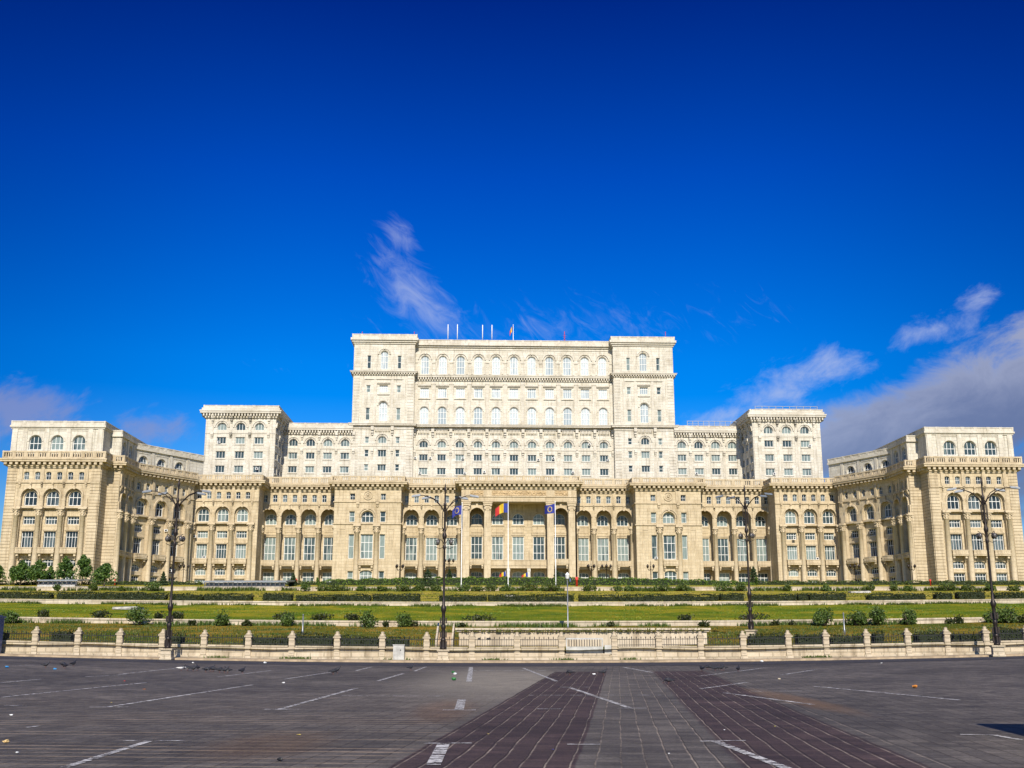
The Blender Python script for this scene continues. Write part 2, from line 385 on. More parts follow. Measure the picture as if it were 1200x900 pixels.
def dup(root, loc, rotz=None, label=None, scale=None):
    r = root.copy(); C.objects.link(r); r.location = loc
    if rotz is not None: r.rotation_euler = (0, 0, rotz)
    if label: r['label'] = label
    if scale: r.scale = scale
    for ch in list(root.children):
        c = ch.copy(); C.objects.link(c); c.parent = r
        for g in list(ch.children):
            d = g.copy(); C.objects.link(d); d.parent = c
    return r
def quad(bm, pts, mi=0):
    f = bm.faces.new([bm.verts.new(p) for p in pts]); f.material_index = mi; return f
IDF = lambda s, y, z: Vector((s, y, z))
def box(bm, a, b, c, d, e, f, fr=IDF, mi=0):
    """a..b along, c..d depth, e..f height"""
    v = [bm.verts.new(fr(x, y, z)) for z in (e, f) for y in (c, d) for x in (a, b)]
    for q in ((0, 2, 3, 1), (4, 5, 7, 6), (0, 1, 5, 4), (2, 6, 7, 3), (0, 4, 6, 2), (1, 3, 7, 5)):
        fc = bm.faces.new([v[i] for i in q]); fc.material_index = mi
def lathe(bm, prof, n=12, cx=0, cy=0, fr=IDF, mi=0, a0=0, a1=2 * PI, smooth=True):
    full = abs(a1 - a0 - 2 * PI) < 1e-6
    rows = []
    for r, z in prof:
        rows.append([bm.verts.new(fr(cx + r * math.cos(a0 + (a1 - a0) * i / n), cy + r * math.sin(a0 + (a1 - a0) * i / n), z)) for i in range(n if full else n + 1)])
    for k in range(len(rows) - 1):
        for i in range(n):
            j = (i + 1) % n if full else i + 1
            f = bm.faces.new([rows[k][i], rows[k][j], rows[k + 1][j], rows[k + 1][i]]); f.material_index = mi; f.smooth = smooth
    if full:
        f = bm.faces.new(rows[-1]); f.material_index = mi
        f = bm.faces.new(rows[0][::-1]); f.material_index = mi
def tube(bm, pts, rad, n=8, mi=0):
    pts = [Vector(p) for p in pts]
    rr = rad if isinstance(rad, (list, tuple)) else [rad] * len(pts)
    rows = []
    for i, p in enumerate(pts):
        d = (pts[min(i + 1, len(pts) - 1)] - pts[max(i - 1, 0)]).normalized()
        up = Vector((0, 0, 1)) if abs(d.z) < 0.9 else Vector((1, 0, 0))
        a = d.cross(up).normalized(); b = d.cross(a)
        rows.append([bm.verts.new(p + (a * math.cos(2 * PI * k / n) + b * math.sin(2 * PI * k / n)) * rr[i]) for k in range(n)])
    for i in range(len(rows) - 1):
        for k in range(n):
            f = bm.faces.new([rows[i][k], rows[i][(k + 1) % n], rows[i + 1][(k + 1) % n], rows[i + 1][k]]); f.material_index = mi; f.smooth = True
    bm.faces.new(rows[0][::-1]).material_index = mi; bm.faces.new(rows[-1]).material_index = mi
def ring(bm, fr, sc, zc, r0, r1, y0, y1, n=14, a0=0.0, a1=PI, mi=0):
    """half ring moulding standing proud between depths y0 (front) and y1"""
    P = lambda r, a, y: bm.verts.new(fr(sc + r * math.cos(a), y, zc + r * math.sin(a)))
    prev = None
    for i in range(n + 1):
        a = a0 + (a1 - a0) * i / n
        cur = [P(r0, a, y1), P(r0, a, y0), P(r1, a, y0), P(r1, a, y1)]
        if prev:
            for k in range(3): bm.faces.new([prev[k], prev[k + 1], cur[k + 1], cur[k]]).material_index = mi
        prev = cur

# openings are (centre, width, sill, top, shape, window kind, reveal)
def outline(o, n=12):
    sc, wd, zb, zt, sh = o[:5]
    h = wd / 2
    if sh == 'arch':
        zs = zt - h
        return [(sc + h * math.cos(PI - PI * i / n), zs + h * math.sin(PI - PI * i / n)) for i in range(n + 1)]
    if sh == 'seg':
        return [(sc + h * math.cos(PI - PI * i / n), zt - .22 * wd + .22 * wd * math.sin(PI - PI * i / n)) for i in range(n + 1)]
    return [(sc - h, zt), (sc + h, zt)]
def zone(bm, fr, s0, s1, za, zb, ops, y=0.0, mi=0, back=None):
    """one storey of wall with true openings and their reveals"""
    ops = sorted(ops, key=lambda o: o[0])
    edges = [s0] + [((a[0] + a[1] / 2) + (b[0] - b[1] / 2)) / 2 for a, b in zip(ops, ops[1:])] + [s1]
    F = lambda s, z, d=y: fr(s, d, z)
    if not ops:
        quad(bm, [F(s0, za), F(s1, za), F(s1, zb), F(s0, zb)], mi); 
        if back is not None: quad(bm, [F(s0, za, back), F(s0, zb, back), F(s1, zb, back), F(s1, za, back)], mi)
        return
    for o, a, b in zip(ops, edges, edges[1:]):
        sc, wd, ob, ot = o[:4]; rv = o[6] if len(o) > 6 else 0.7
        l, r = sc - wd / 2, sc + wd / 2
        prof = outline(o)
        for d, flip in ((y, False),) + (((back, True),) if back is not None else ()):
            def Q(p):
                q = [F(s, z, d) for s, z in p]
                quad(bm, q[::-1] if flip else q, mi)
            Q([(a, za), (l, za), (l, zb), (a, zb)]); Q([(r, za), (b, za), (b, zb), (r, zb)])
            if ob > za + 1e-4: Q([(l, za), (r, za), (r, ob), (l, ob)])
            for p, q in zip(prof, prof[1:]):
                if max(p[1], q[1]) < zb - 1e-4 or True: Q([p, q, (q[0], zb), (p[0], zb)])
        d1 = back if back is not None else y + rv
        loop = [(l, ob)] + prof + [(r, ob)]
        for p, q in zip(loop, loop[1:] + ([] if back is not None and ob <= za + 1e-4 else loop[:1])):
            if abs(p[0] - q[0]) + abs(p[1] - q[1]) < 1e-5: continue
            quad(bm, [F(p[0], p[1]), F(p[0], p[1], d1), F(q[0], q[1], d1), F(q[0], q[1])], mi)

WIN = {}
def window_mesh(kind, wd, ht, sh, nx, nz, glass, fw=0.16, bw=0.13):
    key = (kind, round(wd, 2), round(ht, 2), sh, nx, tuple(nz), glass)
    if key in WIN: return WIN[key]
    bm = bmesh.new()
    h = wd / 2
    pr = [(x, z) for x, z in outline((0, wd, 0, ht, sh))]
    loop = [(-h, 0)] + pr + [(h, 0)]
    # pane
    bm.faces.new([bm.verts.new((x, 0.10, z)) for x, z in loop if True][::-1] if False else [bm.verts.new((x, 0.10, z)) for x, z in dedupe(loop)]).material_index = 1
    # outer frame following the opening
    lp = dedupe(loop)
    cx, cz = 0.0, ht * 0.45
    n = len(lp)
    inner = []
    for i in range(n):
        p0, p, p2 = Vector(lp[i - 1]), Vector(lp[i]), Vector(lp[(i + 1) % n])
        e1 = (p - p0).normalized(); e2 = (p2 - p).normalized()
        n1 = Vector((e1.y, -e1.x)); n2 = Vector((e2.y, -e2.x))
        b = (n1 + n2); b = b.normalized() if b.length > 1e-6 else n1
        inner.append(p + b * (fw / max(0.35, b.dot(n1))))
    for i in range(n):
        j = (i + 1) % n
        A, B, a, b = lp[i], lp[j], inner[i], inner[j]
        quad(bm, [(A[0], 0, A[1]), (a[0], 0, a[1]), (b[0], 0, b[1]), (B[0], 0, B[1])])
        quad(bm, [(a[0], 0, a[1]), (a[0], .1, a[1]), (b[0], .1, b[1]), (b[0], 0, b[1])])
    def top(x):
        if sh == 'arch': return ht - h + math.sqrt(max(0, h * h - x * x))
        if sh == 'seg': return ht - .22 * wd + .22 * wd * math.sqrt(max(0, 1 - (x / h) ** 2))
        return ht
    for i in range(1, nx):
        x = -h + wd * i / nx
        box(bm, x - bw / 2, x + bw / 2, 0.012, 0.1, fw * .5, top(x) - fw * .6)
    for q in nz:
        z = ht * q
        hw = h
        if sh == 'arch' and z > ht - h: hw = math.sqrt(max(0.01, h * h - (z - ht + h) ** 2))
        box(bm, -hw + fw * .6, hw - fw * .6, 0.006, 0.1, z - bw * .6, z + bw * .6)
    me = bpy.data.meshes.new(kind)
    bm.normal_update(); bm.to_mesh(me); bm.free()
    me.materials.append(M['frame']); me.materials.append(M[glass])
    WIN[key] = me
    return me
def dedupe(lp):
    out = []
    for p in lp:
        if not out or (abs(p[0] - out[-1][0]) + abs(p[1] - out[-1][1])) > 1e-4: out.append(p)
    if abs(out[0][0] - out[-1][0]) + abs(out[0][1] - out[-1][1]) < 1e-4: out.pop()
    return out
SPEC = {  # kind: (columns, bar heights, glass)
    'mezzanine_window': (2, (0.5,), 'glass_dark'),
    'arched_window': (3, (0.56,), 'glass'),
    'lunette_window': (3, (), 'glass'),
    'casement_window': (3, (), 'glass'),
    'transom_window': (4, (0.62,), 'glass'),
    'tall_window': (3, (0.30, 0.66), 'glass'),
    'ground_window': (3, (0.62,), 'glass'),
    'narrow_window': (1, (0.5,), 'glass'),
    'attic_window': (3, (0.45,), 'glass'),
    'high_arched_window': (3, (0.38, 0.70), 'glass_bright'),
    'high_casement_window': (4, (0.70,), 'glass_bright'),
}
def place_window(parent, fr_ang, fr, o, y=0.0):
    if len(o) < 6 or not o[5]: return
    nx, nz, gl = SPEC[o[5]]
    if len(o) > 7 and o[7]: gl = o[7]
    rv = o[6] if len(o) > 6 else 0.7
    k = .55 if o[5] == 'mezzanine_window' else .8 if o[5] in ('casement_window', 'lunette_window', 'transom_window', 'narrow_window') else 1.0
    me = window_mesh(o[5], o[1], o[3] - o[2], o[4], nx, nz, gl, .16 * k, .13 * k)
    put(o[5], me, parent, fr(o[0], y + rv - 0.10, o[2]), fr_ang)
# ------------------------------------------------------------------ ground, road and terraces
def sm(x, a, b):
    t = max(0.0, min(1.0, (x - a) / (b - a))); return t * t * (3 - 2 * t)
def bowl(x, y):
    """the square and the lawns rise gently towards both sides"""
    if y <= 20: return 0.0
    r = min(abs(x) / y, 0.62)
    return 2.1 * r * r * sm(y, 25, 62) * (1 - sm(y, 165, 238))
XS = sorted(set([-2500, -1200, -700, -450, -330, 330, 450, 700, 1200, 2500] + [k * 4.0 for k in range(-60, 61)] + [k * 20.0 for k in range(-16, 17)]))
def sheet(name, rows, mat, xs=XS, dz=0.0, kind='structure'):
    """rows: list of (y, height function or number)"""
    bm = bmesh.new(); g = []
    for y, z in rows:
        g.append([bm.verts.new((x, y, (z(x) if callable(z) else z) + bowl(x, y) + dz)) for x in xs])
    for a, b in zip(g, g[1:]):
        for i in range(len(xs) - 1): bm.faces.new([a[i], a[i + 1], b[i + 1], b[i]]).smooth = True
    o = link(name, bm, M[mat]); o['kind'] = kind
    return o
ys = [-1500, -400, -100, -20, 0, 10, 20] + [24 + 3 * k for k in range(17)] + [74, 76, 80, 90, 110, 130, 165, 200, 240, 400, 900, 3000, 7000]
sheet('ground', [(y, 0.0 if y < 76 else -0.6) for y in ys], 'plaza')
xr = [x for x in XS if abs(x) <= 330]
sheet('road', [(y, 0.0) for y in (64.2, 66, 68, 70, 72.0)], 'asphalt', xr, 0.012)
# raised kerb and narrow pavement in front of the boundary wall
bm = bmesh.new()
for a, b in zip(xr, xr[1:]):
    for (y0, z0), (y1, z1) in (((71.9, 0.0), (71.9, 0.13)), ((71.9, 0.13), (74.2, 0.14))):
        quad(bm, [(a, y0, z0 + bowl(a, y0)), (b, y0, z0 + bowl(b, y0)), (b, y1, z1 + bowl(b, y1)), (a, y1, z1 + bowl(a, y1))])
struct(link('pavement', bm, M['kerb']))
def slope(y):                              # height of the lawns along the middle axis
    pts = [(74.2, .78), (84, 1.15), (95, 1.75), (110, 2.5), (110.5, 3.0), (135, 4.35), (160, 5.75), (160.5, 6.35), (190, 8.3), (220, 10.25), (220.5, 10.95), (245, 12.9), (300, 12.9), (800, 12.9)]
    for (a, p), (b, q) in zip(pts, pts[1:]):
        if y <= b: return p + (q - p) * max(0, (y - a)) / (b - a)
    return pts[-1][1]
def gz(x, y): return (slope(y) if y > 74.1 else 0.0) + bowl(x, y)
xl = [x for x in XS if abs(x) <= 330]
rng = random.Random(3)
def lumpy(y):
    return lambda x, y=y: slope(y) + .05 * math.sin(x * .37 + y) + .04 * math.sin(x * .9 + 2.3 * y)
sheet('lower_lawn', [(y, lumpy(y)) for y in (74.2, 78, 82, 86, 90, 94, 98, 102, 106, 110.1)], 'lawn_low', xl)
sheet('middle_lawn', [(y, lumpy(y)) for y in (110.45, 115, 120, 126, 132, 138, 144, 150, 155, 160.1)], 'lawn_mid', xl)
sheet('upper_lawn', [(y, lumpy(y)) for y in (160.45, 166, 172, 180, 190, 200, 210, 220.1)], 'lawn_high', xl)
sheet('forecourt_lawn', [(y, slope(y)) for y in (220.45, 228, 236, 245, 260, 330, 800)], 'lawn_high', xl)
# painted parking lines: (x0, y0) to (x1, y1) on the ground and the width
LINES = [(-5.91, 15.18, -5.99, 19.02, 0.13), (-6.43, 18.95, -5.42, 18.95, 0.1), (-5.51, 26.73, -5.12, 37.35, 0.14), (-5.85, 26.88, -5.04, 26.88, 0.12), (-9.84, 27.67, -8.99, 39.23, 0.13), (-10.28, 27.67, -9.35, 27.67, 0.12), (-14.15, 31.36, -12.93, 39.9, 0.13), (-17.45, 38.58, -17.2, 41.31, 0.13), (-23.52, 51.89, -22.72, 53.68, 0.12), (-12.58, 28.17, -12.05, 28.17, 0.1), (-16.05, 46.22, -16.18, 55.61, 0.12), (-16.46, 43.63, -15.7, 46.22, 0.1), (-8.87, 44.04, -8.32, 53.68, 0.13), (-11.8, 45.32, -11.44, 53.68, 0.12), (-7.6, 54.95, -7.67, 61.83, 0.13), (-5.12, 43.23, -4.95, 51.54, 0.14), (-4.74, 54.95, -4.79, 62.66, 0.13), (-2.26, 62.33, -1.63, 42.83, 0.22), (-1.37, 30.95, -1.24, 26.58, 0.22), (-1.62, 26.64, -0.84, 26.64, 0.12), (-1.1, 18.44, -1.06, 15.47, 0.2), (-1.52, 18.51, -0.65, 18.55, 0.1), (1.94, 37.96, 2.83, 27.51, 0.15), (2.37, 27.26, 3.23, 27.26, 0.12), (0.59, 27.04, 1.16, 27.04, 0.12), (1.61, 38.27, 2.6, 38.27, 0.12), (3.35, 18.87, 3.6, 15.08, 0.16), (3.1, 18.87, 3.87, 19.02, 0.11), (6.41, 34.34, 7.58, 28.68, 0.15), (10.12, 37.96, 11.97, 30.35, 0.15), (0.6, 60.7, 1.7, 43.23, 0.14), (0.88, 18.36, 1.41, 18.36, 0.12), (7.9, 20.15, 8.5, 19.98, 0.1), (8.43, 19.89, 8.51, 19.02, 0.12), (6.09, 36.77, 8.6, 41.31, 0.13), (7.91, 47.64, 13.0, 57.68, 0.13), (11.33, 47.64, 14.52, 53.68, 0.13), (6.09, 61.5, 6.54, 52.47, 0.15), (27.39, 62.33, 28.01, 62.33, 0.3), (-1.91, 56.28, 1.7, 56.28, 0.25), (-4.91, 32.67, -1.97, 32.67, 0.1), (0.5, 33.13, 4.36, 33.13, 0.1), (7.4, 35.11, 8.99, 35.11, 0.1), (-0.66, 31.57, -0.4, 31.57, 0.12), (-9.21, 21.61, -9.12, 22.01, 0.1)]
bm = bmesh.new()
for x0, y0, x1, y1, wd in LINES:
    d = Vector((x1 - x0, y1 - y0)); L = d.length; d /= L; n = Vector((-d.y, d.x)) * wd / 2
    k = max(1, int(L / 2.0))
    for i in range(k):
        a = Vector((x0, y0)) + d * L * i / k; b = Vector((x0, y0)) + d * L * (i + 1) / k
        quad(bm, [(p.x, p.y, bowl(p.x, p.y) + .009) for p in (a - n, b - n, b + n, a + n)])
struct(link('parking_markings', bm, M['paint']))
# ------------------------------------------------------------------ terrace walls
def terrace_wall(y, h0, h1, label, mat='white_wall', x0=-330, x1=330, th=.42):
    bm = bmesh.new()
    xs = [x0] + [x for x in XS if x0 < x < x1] + [x1]
    cop = .16
    for a, b in zip(xs, xs[1:]):
        za, zb = bowl(a, y), bowl(b, y)
        for (ya, p), (yb, q) in (((y - th / 2, h0), (y - th / 2, h1 - cop)), ((y - th / 2, h1 - cop), (y - th / 2 - .07, h1 - cop)), ((y - th / 2 - .07, h1 - cop), (y - th / 2 - .07, h1)), ((y - th / 2 - .07, h1), (y + th / 2, h1)), ((y + th / 2, h1), (y + th / 2, h0))):
            quad(bm, [(a, ya, p + za), (b, ya, p + zb), (b, yb, q + zb), (a, yb, q + za)])
    bmesh.ops.remove_doubles(bm, verts=bm.verts, dist=.0005)
    o = link('terrace_wall', bm, M[mat])
    return thing(o, label, 'wall', 'low white walls stepping up the lawn')
terrace_wall(110.2, 2.0, 3.12, 'lowest weathered white terrace wall, above the rough brownish lawn')
terrace_wall(160.2, 5.2, 6.45, 'middle white terrace wall, above the greenest lawn and below the long hedge blocks')
terrace_wall(220.2, 9.7, 11.15, 'topmost white terrace wall, half hidden by bushes in front of the palace hedge')
# ------------------------------------------------------------------ the palace
PX, PY, PROT = 2.0, 335.0, R(2.0)
palace = empty('palace', (PX, PY, 12.5), 'huge cream limestone palace with arcades, corner towers and a tall flat-topped middle block', 'palace', rotz=PROT)
class Sec:
    count = 0
    def __init__(s, name, u, v, ang, W, D, mat='stone', trim='stone_trim'):
        Sec.count += 1
        s.e = 0.005 * Sec.count
        s.W, s.D = W, D
        s.me = bpy.data.meshes.new(name)
        s.o = put(name, s.me, palace, (u, v, -12.5), ang)
        s.bm = bmesh.new(); s.tr = bmesh.new()
        s.mat, s.trm = mat, trim
        s.front = IDF
        s.right = lambda a, y, z: Vector((W / 2 - y, a, z))
        s.left = lambda a, y, z: Vector((-W / 2 + y, D - a, z))
    def finish(s):
        s.bm.normal_update(); s.bm.to_mesh(s.me); s.bm.free()
        s.me.materials.append(M[s.mat])
        if len(s.tr.faces): link('moulding', s.tr, M[s.trm], s.o)
        else: s.tr.free()
    def wall(s, face, s0, s1, zones, y=0.0, back=None):
        fr = {'f': s.front, 'r': s.right, 'l': s.left}[face]
        ang = {'f': 0.0, 'r': R(90), 'l': R(-90)}[face]
        for za, zb, ops in zones:
            zone(s.bm, fr, s0, s1, za, zb, ops, y, 0, back)
            for o in ops: place_window(s.o, ang, fr, o, y)
    def plain_sides(s, z0, z1, r=True, l=True, top=True):
        h, D = s.W / 2, s.D
        if r: quad(s.bm, [(h, 0, z0), (h, D, z0), (h, D, z1), (h, 0, z1)])
        if l: quad(s.bm, [(-h, D, z0), (-h, 0, z0), (-h, 0, z1), (-h, D, z1)])
        quad(s.bm, [(h, D, z0), (-h, D, z0), (-h, D, z1), (h, D, z1)])
        if top: quad(s.bm, [(-h, 0, z1), (h, 0, z1), (h, D, z1), (-h, D, z1)])
    def ledge(s, z0, z1, p, over=True, bm=None, d=None):
        """a band round the front and the free sides"""
        h = s.W / 2 + (p if over else -0.002)
        box(bm or s.tr, -h, h, -p, (s.D if over else 0.6) if d is None else d, z0 + s.e, z1 + s.e)
    def cornice(s, z0, z1, p, over=True, step=1.5, rows=True, name='cornice'):
        bm = bmesh.new(); t = z1 - z0
        s.ledge(z0, z0 + .22 * t, .28 * p, over, bm)
        if rows:
            za, zb = z0 + .22 * t + s.e - .02, z0 + .58 * t + s.e + .02
            L = s.W + (1.2 * p if over else 0)
            n = max(2, int(round(L / step)))
            for i in range(n):
                x = -L / 2 + L * (i + .5) / n
                box(bm, x - .25 * step, x + .25 * step, -.86 * p, .05, za, zb)
            if over:
                m = int(s.D / step)
                for i in range(m):
                    y = (i + .5) * step
                    box(bm, s.W / 2 - .05, s.W / 2 + .86 * p, y - .25 * step, y + .25 * step, za, zb)
                    box(bm, -s.W / 2 - .86 * p, -s.W / 2 + .05, y - .25 * step, y + .25 * step, za, zb)
        s.ledge(z0 + .22 * t, z0 + .58 * t, .12 * p, over, bm)
        s.ledge(z0 + .58 * t, z0 + .84 * t, p, over, bm)
        s.ledge(z0 + .84 * t, z1, p + .18, over, bm)
        link(name, bm, M[s.trm], s.o)
    def parapet(s, z0, z1, p, over=True, step=2.9, balusters=True, name='balustrade'):
        bm = bmesh.new(); e = s.e
        h = s.W / 2 + (p if over else 0)
        yf = -p
        runs = [((-h, yf), (h, yf))]
        if over: runs += [((h - .001, yf + .4), (h - .001, s.D)), ((-h + .001, yf + .4), (-h + .001, s.D))]
        for (x0, y0), (x1, y1) in runs:
            L = math.hypot(x1 - x0, y1 - y0); n = max(2, int(round(L / step)))
            dx, dy = (x1 - x0) / L, (y1 - y0) / L
            fr = lambda a, b, z, x0=x0, y0=y0, dx=dx, dy=dy: Vector((x0 + a * dx - b * dy * (1 if x0 > 0 or dy == 0 else -1), y0 + a * dy + b * dx + (0 if dy == 0 else 0), z))
            box(bm, 0, L, 0, .40, z0 + e, z0 + .22 * (z1 - z0) + e, fr)
            box(bm, -.03, L + .03, -.06, .45, z1 - .2 * (z1 - z0) + e, z1 + e, fr)
            for i in range(n + 1):
                a = L * i / n
                box(bm, max(0, a - .42), min(L, a + .42), -.04, .43, z0 + .2 * (z1 - z0) + e, z1 + .05 + e, fr)
            if balusters:
                m = int(L / .62)
                for i in range(m):
                    a = (i + .5) * .62
                    box(bm, a - .15, a + .15, .09, .33, z0 + .2 * (z1 - z0) + e, z1 - .18 * (z1 - z0) + e, fr)
            else:
                box(bm, 0, L, .06, .38, z0 + .2 * (z1 - z0) + e, z1 - .18 * (z1 - z0) + e, fr)
        link(name, bm, M[s.trm], s.o)
COL = {}
def column_mesh(z0, z1, r):
    key = (round(z0, 2), round(z1, 2), r)
    if key in COL: return COL[key]
    bm = bmesh.new()
    hc = 2.0 * r / .75                    # capital height
    zc = z1 - hc
    lathe(bm, [(r * 1.35, z0), (r * 1.35, z0 + .5), (r * 1.15, z0 + .7), (r * 1.25, z0 + .9), (r, z0 + 1.1), (r, z0 + (zc - z0) * .35), (r * .86, zc), (r * 1.02, zc + .05), (r * 1.02, zc + .22), (r * .84, zc + .25),
               (r * .95, zc + hc * .35), (r * 1.2, zc + hc * .42), (r * .95, zc + hc * .5), (r * 1.1, zc + hc * .68), (r * 1.42, zc + hc * .76), (r * 1.1, zc + hc * .82), (r * 1.25, zc + hc * .88)], 16)
    box(bm, -r * 1.5, r * 1.5, -r * 1.5, r * 1.5, zc + hc * .88, z1)
    for k in range(8):                    # leaf and volute bumps of the capital
        a = PI / 4 * k + PI / 8
        for q, rr, s_ in ((.34, 1.12, .17), (.74, 1.36, .24 if k % 2 == 0 else .12)):
            x, y = r * rr * math.cos(a), r * rr * math.sin(a)
            box(bm, x - s_ * r, x + s_ * r, y - s_ * r, y + s_ * r, zc + hc * (q - .16), zc + hc * q)
    me = bpy.data.meshes.new('column')
    bm.normal_update(); bm.to_mesh(me); bm.free()
    me.materials.append(M['stone_trim'])
    COL[key] = me
    return me
def column(sec, fr, a, y, z0, z1, r): put('column', column_mesh(z0, z1, r), sec.o, fr(a, y, 0))
BAL = {}
def balcony(sec, fr, ang, a, y, z0, z1, wd, pr):
    key = (wd, pr, round(z1 - z0, 2))
    if key not in BAL:
        bm = bmesh.new(); H = z1 - z0; h = wd / 2
        box(bm, -h, h, -pr, .3, .32 * H, .48 * H)
        box(bm, -h - .1, h + .1, -pr - .12, .3, .48 * H, .56 * H)
        for s_ in (-1, 1):
            box(bm, s_ * (h - .45) - .28, s_ * (h - .45) + .28, -pr * .8, .3, 0.0, .33 * H)
            box(bm, s_ * (h - .45) - .22, s_ * (h - .45) + .22, -pr * .45, .3, -.22 * H, .01)
            box(bm, s_ * (h - .25) - .25, s_ * (h - .25) + .25, -pr, .2, .56 * H, H)
        box(bm, -h + .4, h - .4, -pr + .04, -pr + .22, .56 * H, .9 * H)
        for q in range(-2, 3):
            box(bm, q * (wd - 1.2) / 5 - .2, q * (wd - 1.2) / 5 + .2, -pr - .03, -pr + .1, .62 * H, .85 * H)
        for s_ in (-1, 1): box(bm, s_ * (h - .12) - .08, s_ * (h - .12) + .08, -pr + .3, .2, .56 * H, .9 * H)
        box(bm, -h - .06, h + .06, -pr - .06, -pr + .3, .9 * H, H + .03)
        me = bpy.data.meshes.new('balcony'); bm.normal_update(); bm.to_mesh(me); bm.free()
        me.materials.append(M['stone_trim']); BAL[key] = me
    put('balcony', BAL[key], sec.o, fr(a, y, z0), ang)
def hood(bm, fr, a, z, wd, p=.35, h=.35):
    box(bm, a - wd / 2, a + wd / 2, -p, .2, z, z + h, fr)
    box(bm, a - wd / 2 + .15, a + wd / 2 - .15, -p * .6, .2, z - .25, z, fr)
def corbel(bm, fr, a, z0, z1, wd=.7, p=.7):
    h = z1 - z0
    box(bm, a - wd / 2, a + wd / 2, -p, .1, z0 + .55 * h, z1, fr)
    box(bm, a - wd * .42, a + wd * .42, -p * .65, .1, z0 + .25 * h, z0 + .55 * h, fr)
    box(bm, a - wd * .3, a + wd * .3, -p * .35, .1, z0, z0 + .25 * h, fr)
def key_stone(bm, fr, a, z, h=.9, p=.55):
    box(bm, a - .3, a + .3, -p, .1, z - h * .5, z + h * .5, fr)
def quoins(bm, fr, s0, s1, z0, z1, p=.16, course=.82, gap=.10, sides=0):
    n = int((z1 - z0) / course)
    c = (z1 - z0) / n
    for i in range(n):
        box(bm, s0, s1, -p, .3, z0 + i * c + gap / 2, z0 + (i + 1) * c - gap / 2, fr)

MZ = 'mezzanine_window'
def classic(sec, face, s0, s1, bays, sp, gl='glass', pier=0.75, balc=True, cols=True):
    """five storeys of windows between engaged columns, used by the towers and the wings"""
    fr = {'f': sec.front, 'r': sec.right, 'l': sec.left}[face]
    ang = {'f': 0.0, 'r': R(90), 'l': R(-90)}[face]
    T = 'transom_window'
    L0, L1 = bays[0] - sp / 2 - .6, bays[-1] + sp / 2 + .6
    sec.wall(face, s0, L0, [(12.5, 34.6, [])]); sec.wall(face, L1, s1, [(12.5, 34.6, [])])
    for q0, q1, z0, z1 in ((L0 - .05, L0, 12.5, 34.6), (L1, L1 + .05, 12.5, 34.6), (L0, L1, 34.3, 34.58)): box(sec.bm, q0, q1, .012, .95, z0, z1, fr)
    sec.wall(face, L0, L1, [
        (12.5, 18.7, [(b, 3.1, 15.7, 18.1, 'rect', T, .6, gl) for b in bays]),
        (18.7, 21.8, [(b, 3.1, 19.3, 21.3, 'seg', T, .6, gl) for b in bays]),
        (21.8, 29.6, [(b, 3.1, 24.2, 28.7, 'rect', T, .6, gl) for b in bays]),
        (29.6, 34.6, [(b, 3.1, 30.3, 32.4, 'rect', T, .6, gl) for b in bays]),
    ], y=.85)
    sec.wall(face, s0, s1, [(34.6, 41.0, [(b, 4.3, 34.95, 39.65, 'arch', None) for b in bays])], back=.72)
    sec.wall(face, L0, L1, [(34.6, 41.0, [(b, 3.3, 35.2, 39.1, 'arch', 'arched_window', .45, gl) for b in bays])], y=.74)
    sec.wall(face, s0, s1, [
        (41.0, 46.0, [(b + q * sp / 4, 1.35, 42.0, 44.1, 'seg', MZ, .5) for b in bays for q in (-1, 1)]),
    ])
    t = sec.tr
    for b in bays:
        ring(t, fr, b, 37.45, 1.68, 1.92, .58, .80)
        ring(t, fr, b, 37.5, 2.2, 2.62, -.36, .05)
        for s_ in (-1, 1): box(t, b + s_ * 2.43 - .19, b + s_ * 2.43 + .19, -.36, .05, 34.9, 37.45, fr)
        key_stone(t, fr, b, 39.9)
        hood(t, lambda a, y, z: fr(a, y + .85, z), b, 28.75, 3.7, .3, .25)
        box(t, b - 1.75, b + 1.75, .7, .95, 18.25, 18.5, fr)
        for q in (-1, 0, 1): corbel(t, fr, b + q * sp / 2, 39.9 if q else 40.3, 41.3, .55 if q else .5, .55)
        if balc: balcony(sec, fr, ang, b, .7, 21.9, 24.1, 4.2, 1.75)
    if cols:
        xs = [bays[0] - sp / 2] + [b + sp / 2 for b in bays]
        for x in xs:
            box(t, x - pier, x + pier, -.22, .95, 12.5, 34.4, fr)
            column(sec, fr, x, -.42, 13.2, 34.3, .72)
            box(t, x - 1.05, x + 1.05, -1.05, .1, 34.3, 34.75, fr)
        for x in xs:
            box(t, x - .75, x + .75, -.30, .1, 34.75, 37.0, fr)
            box(t, x - .45, x + .45, -.35, .1, 41.4, 45.4, fr)
    box(t, L0, L1, -.28, .1, 34.40 + sec.e, 34.72 + sec.e, fr)
    box(t, s0, s1, -.30, .1, 41.05 + sec.e, 41.40 + sec.e, fr)
    box(t, s0, s1, -.22, .1, 45.0 + sec.e, 45.5 + sec.e, fr)

